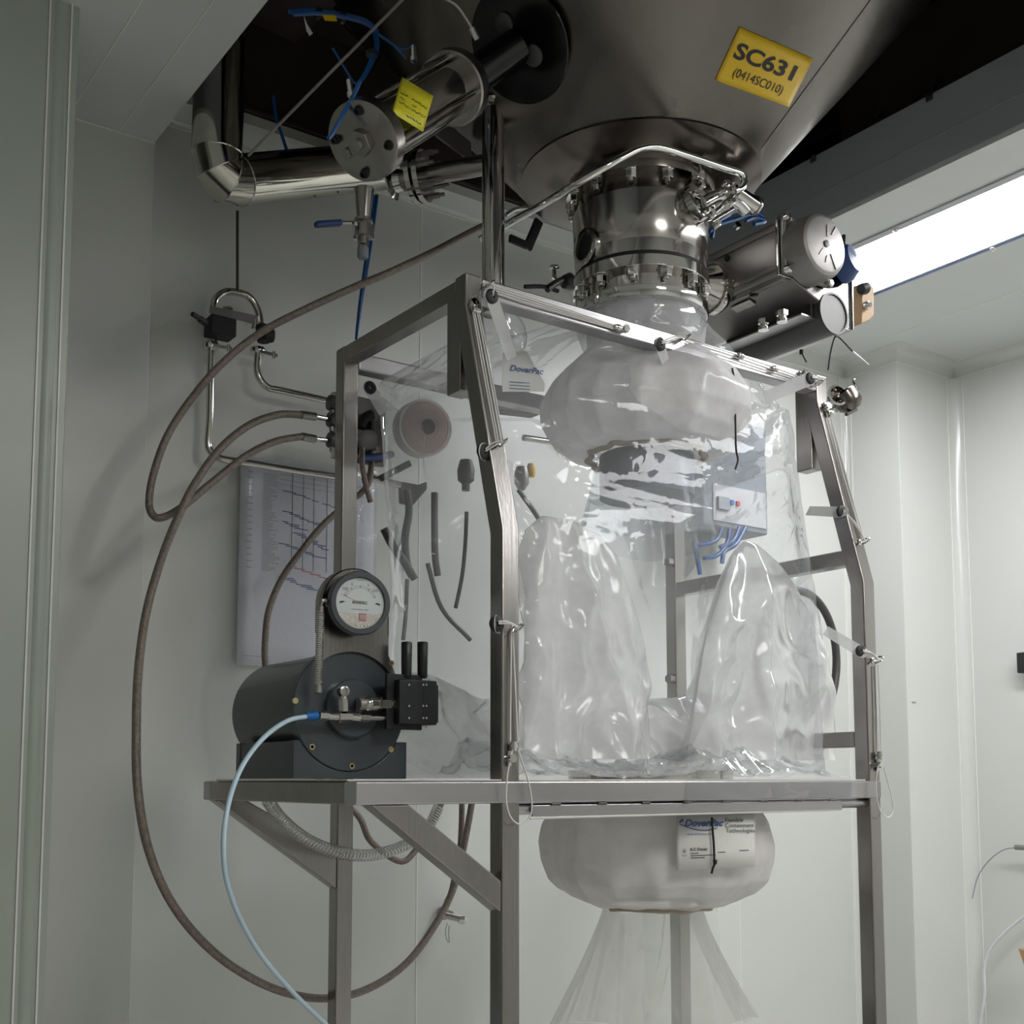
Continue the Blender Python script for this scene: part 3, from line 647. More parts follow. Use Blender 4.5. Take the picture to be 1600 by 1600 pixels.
# cylinder axis: end cap towards the viewer's left
Ecap = V(566,222,2.02); B0 = V(715,133,2.16)
A2 = (B0-Ecap).normalized(); cylL = (B0-Ecap).length
def L2(prof, name, mt_, n=48, par=None): return MB().lathe(Ecap, A2, prof, n).build(name, mt_, par or nz, sharp=30)
L2([(0,0),(0,.072),(.003,.0775),(.036,.0775),(.038,.074),(.038,0)], 'end_cap', 'steel')
L2([(.038,.058),(cylL-.036,.058)], 'barrel', 'polished')
L2([(cylL-.040,0),(cylL-.040,.076),(cylL-.037,.080),(cylL-.006,.080),(cylL,.074),(cylL,0)], 'rear_cap', 'steel')
a = Vector((0,0,1)); a = (a-A2*a.dot(A2)).normalized(); b = A2.cross(a)
for k in range(4):
    t = R(20+90*k); rr = .066; q = Ecap+a*(rr*math.cos(t))+b*(rr*math.sin(t))
    MB().cyl(q+A2*.03, q+A2*(cylL-.03), .005, 12).build('tie_rod', 'chrome', nz)
    q2 = Ecap+a*(.060*math.cos(t))+b*(.060*math.sin(t)); o = MB().lathe(q2, -A2, [(0,.0100),(.002,.0100),(.003,.0075),(.010,.0075),(.010,.0045),(.006,.004),(.006,0)], 14).build('bolt', 'dark_steel', nz)
MB().hexa(Ecap+A2*.0, Ecap-A2*.018, .027).build('hub', 'steel', nz, bevel=.002)
MB().hexa(Ecap-A2*.016, Ecap-A2*.028, .011).build('hub_nut', 'cast', nz, bevel=.001)
MB().hexa(Ecap-A2*.0-a*.010-b*.036, Ecap-A2*.016-a*.010-b*.036, .011).build('plug', 'cast', nz, bevel=.001)
# yoke and pipe into the cone
MB().lathe(Ecap+A2*cylL, A2, [(0,.036),(.05,.036),(.055,.042),(.28,.042)], 36).build('bonnet', 'dark_steel', nz)
Cn = Ecap+A2*(cylL+.16)
MB().cyl(V(715,140,2.2), NZ+nn*.0, .040, 36).build('nozzle_pipe', 'dark_steel', nz)
MB().lathe(NZ+nn*.002, nn, [(0,.130),(.003,.128),(.004,.05)], 56).build('pad_plate', 'dark_steel', nz)  # the polished plate's dark reflection is put into its base colour
for q in ((790,35),(836,85)): 
    p_, n2 = conehit(*q, .006); MB().lathe(p_, n2, [(0,.024),(.006,.024),(.010,.016)], 24).build('boss', 'cast_dark', nz)
# air fittings
for q, e in (((549,152),(545,125)), ((647,96),(646,72))):
    s_ = V(*q,2.03 if q[0] < 600 else 2.1); t_ = V(*e,2.03 if q[0] < 600 else 2.1); MB().lathe(s_, t_-s_, [(0,.008),(.01,.008),(.012,.0055),((t_-s_).length,.0055)], 14).build('air_fitting', 'chrome', nz)
MB().obox(Ecap+A2*(cylL-.07)+a*.055, A2, b, a, .022, .016, .014).build('switch_block', 'cast_dark', nz, bevel=.003)
# yellow note
nt_ = thing('yellow_note', 'yellow handwritten note stuck on the valve cylinder', 'note', Ecap+A2*.1)
NC = [(628,120),(677,150),(661,206),(613,176)]
vn = 2.0
def onnote(s, t, off=0): 
    p = V(*quad(NC,s,t), 2.0); c_ = Ecap+A2*((p-Ecap).dot(A2)); dd = ray(*quad(NC,s,t)).normalized()
    # meet the sight line with a cylinder wrapped round the tie rods
    oc = CAM-Ecap; D1 = dd-A2*dd.dot(A2); O1 = oc-A2*oc.dot(A2); rr = .0735+off
    B_ = D1.dot(O1); A_ = D1.dot(D1); C_ = O1.dot(O1)-rr*rr; disc = max(0, B_*B_-A_*C_)
    return CAM+dd*((-B_-math.sqrt(disc))/A_)
MB().grid(lambda s,t: onnote(s,t), 14, 6).build('sheet', 'yellow_note', nt_, solid=.0004, sharp=.01)
o = MB(); g_ = MB()
def stroke(mbx, s0, t0, s1, t1, w_=.014):
    mbx.add([onnote(s0,t0-w_,.001), onnote(s1,t1-w_,.001), onnote(s1,t1+w_,.001), onnote(s0,t0+w_,.001)], [(0,1,2,3)])
for row, words in ((.38, ((.08,.30),(.45,.92))), (.52, ((.10,.22),(.50,.64))), (.63, ((.10,.42),(.50,.95)))):
    for s0, s1 in words:
        s = s0
        while s < s1:
            stroke(o, s, row+rnd.uniform(-.03,.03), s+.025, row+rnd.uniform(-.03,.03)); s += .035
for k in range(5): stroke(g_ if k % 2 else o, .42+.1*k, .84+rnd.uniform(-.02,.02), .50+.1*k, .86+rnd.uniform(-.02,.02))
o.build('handwriting', 'ink', nt_)['kind'] = 'stuff'; g_.build('stamp', 'green_ink', nt_)['kind'] = 'stuff'

# flanged line behind the valve cylinder
fl = thing('flanged_pipe', 'short steel pipe with bolted flange pair below the valve cylinder', 'pipe', V(655,275,2.5))
q0, q1 = V(612,284,2.62), V(765,256,2.40); ax_ = (q1-q0).normalized(); LL = (q1-q0).length
MB().cyl(q0, q1, .026, 32).build('pipe', 'steel', fl)
for tt in (.22, .30):
    MB().lathe(q0+ax_*(LL*tt), ax_, [(0,.026),(0,.066),(.014,.066),(.014,.026)], 40).build('flange', 'polished', fl, bevel=.001)
MB().lathe(q0+ax_*(LL*.22+.015), ax_, [(0,.055),(.013,.055)], 32).build('gasket', 'rubber', fl)
MB().lathe(q0+ax_*(LL*.0), ax_, [(0,.0),(.0,.045),(.006,.048),(.012,.030),(.03,.027)], 36).build('end_dish', 'chrome', fl)
a3 = ax_.orthogonal().normalized(); b3 = ax_.cross(a3)
for k in range(6):
    t = R(60*k+15); q = q0+ax_*(LL*.22)+a3*(.052*math.cos(t))+b3*(.052*math.sin(t))
    MB().hexa(q-ax_*.010, q+ax_*.065, .0085).lathe(q+ax_*.065, ax_, [(0,.005),(.014,.005)], 10).build('bolt', 'cast', fl)
MB().bar(V(680,195,2.3), V(735,238,2.5), .05, .006, (0,0,1)).build('stay_plate', 'cast_dark', fl)

# ball valve with blue lever
bv = thing('ball_valve', 'small steel drain ball valve with blue lever handle under the duct', 'valve', V(565,355,2.45))
vv_ = 2.42
MB().cyl(V(569,296,vv_), V(568,345,vv_), .024, 28, .015).build('reducer', 'steel', bv)
MB().lathe(V(568,343,vv_), (0,0,-1), [(0,.022),(.008,.022),(.010,.016),(.034,.016),(.036,.022),(.044,.022),(.046,.013),(.062,.013)], 24).build('body', 'steel', bv)
for dx in (-13, 13):
    MB().hexa(V(568+dx,350,vv_), V(568+dx,374,vv_), .006).build('bolt', 'chrome', bv)
MB().lathe(V(567,386,vv_), (0,0,-1), [(0,.0125),(.010,.0135),(.024,.0135),(.028,.011)], 20).build('plug', 'box_grey', bv)
MB().bar(V(566,347,vv_-.01), V(532,348,vv_-.01), .014, .004, (0,1,0)).build('lever', 'chrome', bv)
MB().bar(V(534,348,vv_-.01), V(492,351,vv_-.01), .020, .014, (0,1,0)).build('handle', 'blue_handle', bv, bevel=.006)

# ================================================================== LARGE DUCT WITH SEGMENTED ELBOW
du = thing('exhaust_duct', 'wide polished steel duct turning from vertical to horizontal at upper left', 'duct', V(350,290,2.75))
vd = 2.87; rd_ = .066
rb = .074; e0 = V(338,290,vd); hz = V(352,289,vd).z; e0 = Vector((e0.x,vd,hz))
d1 = V(640,256,2.99); hx = (d1-Vector((e0.x,vd,hz))).normalized()
d0 = Vector((e0.x,vd,hz))+hx*rb
MB().lathe(d0, hx, [(0,rd_-.002),(0,rd_),((d1-d0).length,rd_),((d1-d0).length,rd_-.002)], 56).build('horizontal_pipe', 'duct', du)
vb0 = Vector((e0.x,vd,hz+rb)); MB().lathe(vb0, (0,0,1), [(0,rd_),(.9,rd_)], 56).build('vertical_pipe', 'duct', du)
def ringpts(c, ax, r, n=44):
    ax = ax.normalized(); b_ = Vector((0,1,0)); b_ = (b_-ax*b_.dot(ax)).normalized(); a_ = ax.cross(b_); return [c+a_*(r*math.cos(2*math.pi*i/n))+b_*(r*math.sin(2*math.pi*i/n)) for i in range(n)]
secs = []; zd = Vector((0,0,-1)); cen = e0+hx*rb+Vector((0,0,rb))
for k in range(4):
    t = R(90*k/3); dirv = (-hx*math.cos(t)-Vector((0,0,1))*math.sin(t)); c__ = cen+dirv*rb/ (math.cos(R(15)) if k in (1,2) else 1)*1.0
    secs.append((c__, (zd*math.cos(t)+hx*math.sin(t)).normalized()))
for k in range(3):
    o = MB(); A_ = ringpts(*secs[k], rd_); B_ = ringpts(*secs[k+1], rd_); n = len(A_)
    o.add(A_+B_, [(i,(i+1)%n,n+(i+1)%n,n+i) for i in range(n)]); o.build('elbow_segment', 'duct', du, sharp=60)
for k in range(4):
    MB().tube(ringpts(*secs[k], rd_+.0006, 32), .0018, 6, 1, closed=True).build('seam', 'chrome', du)
for x, y in ((492,306),(528,300)): MB().ball(V(x,y,vd-.05), .003, 6).build('rivet', 'cast_dark', du)
# thin rods
rdm = thing('hanger_rod', 'thin steel rod slanting up from the duct across the hopper', 'rod', V(500,130,2.5))
MB().cyl(V(388,243,2.6), V(640,-12,2.1), .0035, 10).build('rod', 'cast', rdm)
rv = thing('hanger_rod', 'thin vertical rod dropping from the duct to the hook-shaped pipe', 'rod', V(371,400,3.05))
MB().cyl(V(371,330,3.05), V(371,455,3.05), .0042, 10).build('rod', 'cast_dark', rv)
ln = thing('sampling_line', 'thin curved steel line with fitting against the dark hopper', 'pipe', V(730,30,2.1))
MB().tube([V(690,-5,1.95), V(712,8,1.95), V(727,28,1.97), V(738,46,1.98)], .003, 8, 6).build('line', 'cast', ln)
MB().cyl(V(737,44,1.98), V(746,62,1.98), .007, 10).build('fitting', 'chrome', ln)
bk = thing('curved_rod', 'thin bent rod with shiny end just right of the upright pipe', 'rod', V(820,330,2.6))
MB().tube([V(790,336,2.6), V(806,327,2.6), V(828,325,2.6), V(846,331,2.6)], .006, 10, 6).build('rod', 'chrome', bk)
lv = thing('black_lever', 'black angled lever hanging beside the upright pipe under the hopper', 'lever', V(825,370,2.6))
MB().bar(V(842,345,2.6), V(824,388,2.6), .028, .012, (1,0,0)).build('arm', 'rubber', lv, bevel=.003)
MB().bar(V(824,384,2.6), V(796,372,2.6), .022, .012, (0,0,1)).build('foot', 'rubber', lv, bevel=.003)

# blue air tubing bundles at top left
bb = thing('air_tubes', 'bundle of blue air tubes draped over dark steelwork at top', 'tubing', V(530,60,2.4))
def bt_(pts, v, r=.006, mt_='blue_tube'): MB().tube([V(x,y,v) for x,y in pts], r, 8, 6).build('tube', mt_, bb)
bt_([(452,18),(490,16),(530,22),(570,32),(590,50)], 2.35, .0055); bt_([(458,22),(500,21),(545,28),(580,42),(588,70),(583,88)], 2.33, .005)
bt_([(586,48),(600,60),(625,75),(645,72)], 2.3, .0028); bt_([(586,50),(610,66),(628,84),(634,92)], 2.28, .0028)
bt_([(588,52),(590,75),(580,100),(570,118),(566,124)], 2.25, .0045); bt_([(583,85),(575,105),(562,130)], 2.2, .004)
bt_([(562,128),(552,150),(535,180),(520,208),(513,217)], 2.0, .0045)
bt_([(520,75),(535,100),(550,125),(556,130)], 2.3, .0028); bt_([(427,150),(432,185),(440,210),(449,238)], 2.9, .0045)
for x, y in ((498,20),(536,27),(585,88)): MB().lathe(V(x-4,y,2.345 if y < 50 else 2.24), (1,0,0) if y < 50 else (0,0,1), [(0,.013),(.01,.013)], 12).build('tie', 'rubber', bb)
MB().prism([V(504,23,2.32), V(524,24,2.32), V(527,33,2.32), V(508,32,2.32)], (0,.001,0)).build('flag', 'yellow', bb)
MB().prism([V(475,25,2.36), V(480,38,2.36), V(489,52,2.36), V(484,56,2.36), V(479,48,2.36)], (0,.001,0)).build('tag', 'white_tube', bb)
bd = thing('air_tubes', 'pair of straight blue air tubes passing behind the ball valve', 'tubing', V(570,420,3.0))
for dx in (0, 5):
    MB().tube([V(584+dx,305,2.95), V(578+dx*.8,360,2.95), V(570+dx*.6,420,2.95), V(562+dx*.3,480,2.95), V(557,530,2.95)], .0055, 8, 4).build('tube', 'blue_tube', bd)

# ================================================================== WALL PIPING (upper left)
wp = thing('wall_pipework', 'hook-shaped thin steel pipe with two black valves on the back wall', 'pipework', V(370,520,3.08))
vw = 3.09; rw = .0105
def wtube(name, pts, r=rw, v=vw, mt_='polished', par=wp): return MB().tube([V(*p[:2], p[2] if len(p) > 2 else v) for p in pts], r, 14, 7).build(name, mt_, par)
wtube('hook', [(334,535),(333,500),(333,482),(338,466),(352,456),(372,457),(388,463),(400,478),(406,498),(407,525)])
wtube('down_pipe', [(330,545),(329,590),(328,650),(325,690),(328,704),(338,713),(352,718),(400,725),(460,735),(530,745)])
wtube('branch_pipe', [(403,552),(402,580),(408,595),(420,606),(435,609),(480,619),(524,629)])
MB().prism([V(329,489,vw-.012), V(402,505,vw-.012), V(402,487+12,vw-.012), V(402,491,vw-.012), V(329,477,vw-.012)][0:1]+[V(402,507,vw-.012), V(402,493,vw-.012), V(329,478,vw-.012)], (0,.006,0)).build('bracket', 'steel_h', wp)
MB().obox(V(344,513,vw-.015), (1,0,0), (0,1,0), (0,0,1), .037, .03, .026).build('valve_body', 'rubber', wp, bevel=.005)
MB().bar(V(319,502,vw-.04), V(300,490,vw-.06), .012, .012).cyl(V(322,505,vw-.03), V(312,498,vw-.045), .010, 12).build('valve_handle', 'rubber', wp, bevel=.003)
MB().lathe(V(412,515,vw-.02), (0,0,-1), [(-.012,.012),(-.01,.022),(.022,.022),(.026,.018),(.036,.018)], 20).build('valve_body', 'rubber', wp)
MB().lathe(V(414,523,vw-.03), (1,-.2,0), [(0,.020),(.022,.020),(.026,.016)], 12).build('valve_knob', 'rubber', wp)
for x, y in ((329,541),(403,549),(333,500),(405,512)):
    MB().lathe(V(x,y,vw), (0,0,1), [(-.010,.011),(-.009,.021),(-.002,.023),(.002,.023),(.009,.021),(.010,.011)], 24).build('clamp', 'chrome', wp)
for (x0,y0),(x1,y1) in (((333,540),(362,545)), ((405,549),(433,556)), ((412,510),(404,506))):
    MB().bar(V(x0,y0,vw-.02), V(x1,y1,vw-.025), .007, .009).lathe(V(x1-5,y1-1,vw-.03),(0,0,1),[(-.010,.005),(.010,.005)],10).build('wing_nut', 'chrome', wp)
MB().bar(V(356,480,vw+.02), V(356,520,vw+.06), .02, .02).build('bracket', 'steel', wp)

# ================================================================== MANIFOLD BEHIND THE FRAME
mf = thing('manifold_plate', 'stainless manifold with ports and dark valves behind the rear left post', 'manifold', V(560,680,2.85))
vm = 2.80
MB().prism([V(516,612,vm+.02), V(528,612,vm+.02), V(528,716,vm+.02), V(516,716,vm+.02)], (.15,.006,0)).build('plate', 'steel', mf, bevel=.001)
for x, y in ((519,630),(519,656),(519,688)):
    MB().lathe(V(x,y,vm), (1,0,0), [(-.012,.010),(-.010,.020),(-.004,.022),(.006,.022),(.01,.018)], 20).build('clamp', 'cast_dark', mf)
    MB().lathe(V(x-1,y+11,vm-.01), (0,0,-1), [(0,.006),(.012,.006)], 10).build('wing_nut', 'cast', mf)
MB().prism([V(580,640,vm), V(585,640,vm), V(587,704,vm), V(581,704,vm)], (0,.1,0)).build('flange', 'cast_dark', mf)
MB().tube([V(563,668,vm), V(568,655,vm), V(580,648,vm)], .014, 12, 6).build('handle', 'rubber', mf)
MB().lathe(V(573,690,vm), (-.3,-1,0), [(0,.028),(.02,.028),(.022,.018),(.022,.0)], 24).build('valve_cap', 'cast_dark', mf)
MB().tube([V(567,716,vm-.03), V(590,714,vm-.02), V(612,710,vm)], .010, 10, 5).build('blue_hose', 'blue_handle', mf)
MB().bar(V(594,748,vm), V(640,724,vm), .016, .018).build('lever', 'cast_dark', mf, bevel=.003)
MB().cyl(V(570,744,vm+.05), V(625,758,vm+.05), .010, 14).build('pipe', 'polished', mf)
# round filter with pink disc seen through the film
fd = thing('round_filter', 'round pink filter disc with dark hub seen through the left film', 'filter', V(662,665,2.85))
q = V(665,668,2.75); dn = Vector((-.15,-1,-.12)).normalized()
MB().lathe(q, -dn, [(0,.078),(.05,.078),(.06,.06)], 48).build('housing', 'label_white', fd)
MB().lathe(q, dn, [(0,.071),(.006,.070),(.012,.060),(.015,.045),(.016,.0)], 48).build('screen', 'filter_pink', fd)
for k, r_ in enumerate((.062,.052,.042,.032)):
    MB().tube(ringpts(q+dn*(.0115+.0012*k), dn, r_, 40), .0011, 6, 1, closed=True).build('ring', 'filter_pink', fd)
q = q+dn*.012
MB().lathe(q, dn, [(0,.020),(.010,.020),(.012,.014)], 24).build('hub', 'cast_dark', fd)
# things seen behind the left film
db = thing('forked_bracket', 'dark forked stand arms and bracket behind the left film', 'bracket', V(640,780,2.85))
vv2 = 2.86
MB().tube([V(636,766,vv2), V(639,800,vv2), V(633,840,vv2), V(636,880,vv2), V(648,905,vv2)], .011, 10, 5).build('arm', 'cast_dark', db)
MB().tube([V(600,826,vv2), V(615,855,vv2), V(632,878,vv2), V(644,900,vv2)], .012, 10, 5).build('arm', 'cast_dark', db)
MB().tube([V(679,770,vv2), V(679,830,vv2), V(680,870,vv2), V(684,900,vv2)], .010, 10, 5).build('arm', 'cast_dark', db)
MB().prism([V(627,752,vv2), V(655,757,vv2), V(668,752,vv2), V(668,764,vv2), V(646,790,vv2), V(628,785,vv2)], (0,.02,0)).build('bracket', 'cast_dark', db, bevel=.004)
MB().tube([V(729,800,vv2), V(727,850,vv2), V(722,900,vv2), V(712,950,vv2)], .006, 8, 5).build('cable', 'rubber', db)
MB().tube([V(636,905,vv2), V(634,960,vv2), V(630,1000,vv2)], .006, 8, 5).build('cable', 'cast_dark', db)
MB().tube([V(668,880,vv2), V(690,950,vv2), V(735,1000,vv2)], .007, 8, 5).build('cable', 'cast_dark', db)
dc = thing('cable_gland', 'dark valve fittings behind the left leaning post', 'fitting', V(730,740,2.85))
MB().lathe(V(728,735,vv2), (0,0,-1), [(-.03,.018),(.0,.026),(.03,.024),(.04,.012),(.06,.012)], 18).build('body', 'cast_dark', dc)
MB().lathe(V(815,740,vv2), (0,0,-1), [(-.02,.016),(.0,.022),(.03,.022),(.05,.010)], 18).build('body', 'cast', dc)
MB().lathe(V(830,735,vv2), (0,0,-1), [(-.02,.010),(.0,.016),(.02,.010)], 14).build('cap', 'yellow', dc)
MB().cyl(V(818,684,vv2), V(872,692,vv2), .010, 14).build('pipe', 'polished', dc)
MB().tube([V(810,765,vv2), V(835,800,vv2), V(850,825,vv2)], .008, 8, 5).build('hose', 'cast_dark', dc)
MB().prism([V(778,615,vv2), V(845,622,vv2), V(845,648,vv2), V(778,640,vv2)], (0,.05,0)).build('block', 'cast_dark', dc, bevel=.004)
cf = thing('clamp_fitting', 'dark wing-nut clamp fitting just left of hopper outlet', 'clamp', V(880,435,2.5))
MB().tube([V(855,452,2.5), V(870,442,2.5), V(893,432,2.5)], .010, 10, 5).build('bracket', 'cast_dark', cf)
MB().lathe(V(866,424,2.5), (0,0,1), [(-.02,.007),(.004,.007),(.008,.014),(.014,.014)], 12).build('wing_nut', 'chrome', cf)
MB().lathe(V(890,440,2.5), (1,0,.3), [(-.02,.018),(.0,.024),(.012,.018)], 16).build('clamp', 'cast_dark', cf)
MB().tube([V(820,448,2.5), V(850,448,2.5), V(872,455,2.5)], .006, 8, 5).build('hose', 'rubber', cf)

# ================================================================== DOCUMENT ON THE WALL
pw = 3.150
doc = thing('wall_chart', 'paper schedule chart in clear sleeve taped to wall left of frame', 'poster', V(450,880,pw))
A_ = V(376,712,pw); zt_, zb_ = A_.z, V(364,1038,pw).z
u0_ = A_.x; u1_ = u0_+.43
def dp(x, y, off=0): return Vector((u0_+(u1_-u0_)*x-.014*y*0, pw-.002-off+.004*math.sin(x*9)*(y), zt_+(zb_-zt_)*y))
MB().grid(lambda s,t: dp(s,t), 12, 10).build('sheet', 'paper', doc, solid=.0008)
kb, kk_, kr, kg = MB(), MB(), MB(), MB()
def ln_(mb_, x0, y0, x1, y1, w_): mb_.add([dp(x0,y0-w_,.0015), dp(x1,y1-w_,.0015), dp(x1,y1+w_,.0015), dp(x0,y0+w_,.0015)], [(0,1,2,3)])
for (y0, n, x0, slope) in ((.14,7,.30,.07),(.24,6,.30,.05),(.29,4,.30,.03),(.34,8,.38,.03),(.40,6,.28,.045),(.565,6,.28,.04)):
    x = x0
    for k in range(n):
        ln_(kb, x, y0+k*.009, x+rnd.uniform(.04,.12), y0+k*.009+.003, .0022); x += slope*rnd.uniform(.6,1.2)
for k in range(9): ln_(kr, .33+k*.06, .505+k*.010, .41+k*.06, .507+k*.010, .002)
for x in (.37,.45,.53,.63): kk_.add([dp(x,.05,.0015), dp(x+.004,.05,.0015), dp(x+.004,.52,.0015), dp(x,.52,.0015)], [(0,1,2,3)])
for k in range(62):
    y = .07+k*.0077; ln_(kg, .16, y, .16+rnd.uniform(.05,.13), y, .0011)
    if k % 4 == 0: ln_(kg, .05, y, .09, y, .0016)
for y in (.06,.085,.11): ln_(kg, .28, y, .98, y+.002, .0009)
for k in range(5): ln_(kg, .26, .555+k*.012, .95, .560+k*.012, .0008)
ln_(kg, .05, .955, .22, .955, .0012)
for k, x in enumerate((.38,.46,.55)): ln_(kk_, x, .03, x+.04, .03, .004)
kb.build('blue_bars', 'ink_blue', doc); kr.build('red_bars', 'ink_red', doc); kk_.build('date_lines', 'ink', doc); kg.build('text_lines', 'ink_grey', doc)
for q_ in doc.children:
    if q_.name.split('.')[0] in ('blue_bars','red_bars','date_lines','text_lines'): q_['kind'] = 'stuff'
MB().grid(lambda s,t: dp(-.02+1.04*s,-.03+1.05*t,.004+.002*math.sin(20*t)*math.sin(7*s)), 14, 14).build('sleeve', 'film_hose', doc)

# ================================================================== BRAIDED HOSES
def hose(label, pts, r=.0098, ferr=()):
    P = [V(*p) for p in pts]; t = thing('braided_hose', label, 'hose', P[len(P)//2], 'brown braided hoses beside the frame')
    MB().tube(P, r, 16, 10).build('hose', 'braid', t)
    for a_, b_, c_ in ferr:
        a_, b_, c_ = V(*a_), V(*b_), V(*c_)
        MB().cyl(a_, b_, r+.0015, 18).build('ferrule', 'steel', t); MB().cyl(b_, c_, r*.75, 16).build('spigot', 'polished', t)
    return t
hose('brown braided hose sweeping from behind frame corner into the small left loop',
     [(775,345,2.55),(745,358,2.55),(680,392,2.55),(610,425,2.56),(560,446,2.58),(480,482,2.62),(410,518,2.68),(350,565,2.72),(300,622,2.75),(262,680,2.76),(240,740,2.76),(233,785,2.75),(240,806,2.74),(256,808,2.73),(285,792,2.72),(330,755,2.72),(385,712,2.72),(430,690,2.74),(472,682,2.76)],
     .0092, [((472,682,2.76),(492,686,2.77),(518,689,2.80))])
hose('brown braided hose making the big loop down to floor level at left',
     [(470,648,2.76),(435,648,2.74),(390,664,2.72),(345,700,2.70),(305,755,2.68),(275,815,2.66),(250,880,2.62),(228,960,2.58),(216,1050,2.54),(213,1140,2.50),(215,1230,2.48),(230,1320,2.48),(262,1400,2.50),(310,1465,2.52),(370,1515,2.55),(440,1549,2.58),(510,1560,2.62),(575,1545,2.66),(635,1505,2.72),(680,1445,2.78),(708,1390,2.82),(722,1335,2.84),(732,1285,2.85),(738,1250,2.85)],
     .0095, [((470,648,2.76),(492,651,2.77),(518,656,2.80))])
hose('brown braided hose curving down past the wall chart behind grey housing',
     [(578,690,2.83),(580,730,2.78),(572,762,2.78),(545,785,2.8),(505,820,2.8),(470,862,2.8),(440,905,2.8),(421,950,2.8),(415,990,2.8),(415,1040,2.8),(430,1110,2.8),(470,1180,2.82),(520,1240,2.84),(560,1275,2.84),(580,1315,2.84),(600,1340,2.84),(625,1345,2.84),(650,1330,2.84),(690,1325,2.86),(712,1340,2.86)][:15]+[(625,1346,2.84),(650,1328,2.85),(668,1300,2.86),(690,1255,2.86)], .0085)
hose('short brown braided hose hanging close behind left front leg',
     [(722,1240,2.9),(721,1290,2.9),(718,1330,2.9),(706,1390,2.9),(698,1410,2.9)], .0085)
hose('short bent braided hose hanging just inside the rear left post', [(566,700,2.72),(566,725,2.70),(571,755,2.70),(579,785,2.70)], .0075)
# clear ribbed suction hose under the tray
rh = thing('ribbed_hose', 'clear wire-reinforced suction hose sagging under the tray', 'hose', V(560,1330,2.45))
path = spline([V(x,y,v) for x,y,v in ((418,1250,2.4),(440,1280,2.42),(480,1312,2.45),(530,1332,2.48),(580,1336,2.52),(630,1322,2.55),(665,1298,2.58),(685,1262,2.6))], 26)
MB().tube(path, .0135, 16, 0).build('wall', 'film_hose', rh)
o = MB()
# helix
P = path; turns = 70; hp_ = []
N_ = turns*10
T0 = (P[1]-P[0]).normalized(); a_ = T0.orthogonal().normalized()
for i in range(N_+1):
    s = i/N_*(len(P)-1); k = min(int(s), len(P)-2); f_ = s-k; c_ = P[k].lerp(P[k+1], f_); tt = (P[k+1]-P[k]).normalized()
    a_ = (a_-tt*a_.dot(tt)).normalized(); b_ = tt.cross(a_); ph = 2*math.pi*i/10; hp_.append(c_+(a_*math.cos(ph)+b_*math.sin(ph))*.0138)
o.tube(hp_, .0011, 5, 0).build('spiral_wire', 'chrome', rh)
# wall tap near the floor
wt = thing('wall_tap', 'small chrome outlet fitting on the wall with ring and chain', 'tap', V(700,1434,3.12))
MB().lathe(V(690,1427,3.15), (0,-1,0), [(0,.02),(.02,.018),(.03,.012),(.05,.012)], 18).build('body', 'steel', wt)
MB().cyl(V(694,1430,3.10), V(722,1437,3.07), .010, 14).build('spout', 'polished', wt)
MB().lathe(V(722,1437,3.07), (1,-.3,-.1), [(-.012,.012),(.004,.015),(.012,.010)], 14).build('cap', 'chrome', wt)
MB().tube([V(699,1442,3.10), V(696,1456,3.10), V(698,1468,3.10), V(702,1472,3.10), V(701,1460,3.10), V(702,1446,3.10)], .0012, 6, 5).build('chain', 'cast', wt)

# ================================================================== GREY HOUSING WITH GAUGE
gh = thing('filter_housing', 'dark grey cylindrical plastic housing with gauge on the tray', 'housing', (1.17,2.2,ZT))
ZB = ZT+.0045; vF = 2.184; uL = 1.040; uR = V(635,1210,vF).x; vR = 2.47
dc_ = Vector((V(547,1107,vF).x, vF, V(547,1107,vF).z)); rD = .128
def cradle(v0, v1, name):
    o = MB(); n = 24; ztop = V(500,1157,vF).z; pts = [(uL,ZB),(uR,ZB),(uR,ztop)]
    rr = rD+.0015; dz = ztop-dc_.z; ua = math.sqrt(max(.0001, rr*rr-dz*dz)); 
    t0 = math.atan2(dz, ua); t1 = math.pi-t0
    arc = [(dc_.x+rr*math.cos(t), dc_.z+rr*math.sin(t)) for t in [t0+(-math.pi-2*t0+0)*k/n for k in range(n+1)]]
    arc = [p for p in arc if uL+.002 < p[0] < uR-.002 and p[1] > ZB+.006]
    pts += arc+[(uL,ztop)]
    o.prism([(a, v0, b) for a, b in pts], (0, v1-v0, 0)); return o.build(name, 'grey_plastic', gh, bevel=.0015)
cradle(vF, vF+.022, 'cradle_plate'); cradle(vR-.022, vR, 'cradle_plate')
MB().box((uL+.002,vF+.022,ZB), (uL+.010,vR-.022,ZB+.075)).build('side_rail', 'grey_plastic', gh)
MB().box((uR-.010,vF+.022,ZB), (uR-.002,vR-.022,ZB+.05)).build('side_rail', 'grey_plastic', gh)
MB().lathe(dc_+Vector((0,.022,0)), (0,1,0), [(0,.118),(vR-vF+.02,.118),(vR-vF+.035,.105),(vR-vF+.036,0)], 72).build('barrel', 'grey_plastic', gh, sharp=30)
MB().lathe(dc_+Vector((0,-.0015,0)), (0,1,0), [(0,0),(0,rD-.002),(.002,rD),(.022,rD),(.024,rD-.004)], 72).build('front_disc', 'grey_plastic', gh, sharp=40)
MB().lathe(dc_+Vector((.0,-.001,.0)), (0,-1,0), [(-.002,.060),(.014,.060),(.017,.057),(.017,0)], 48).build('boss', 'grey_plastic', gh, sharp=30)
MB().box((dc_.x-.006,vF+.03,dc_.z+.1175), (dc_.x+.006,vR,dc_.z+.1195)).build('seam_strip', 'grey_plastic', gh)
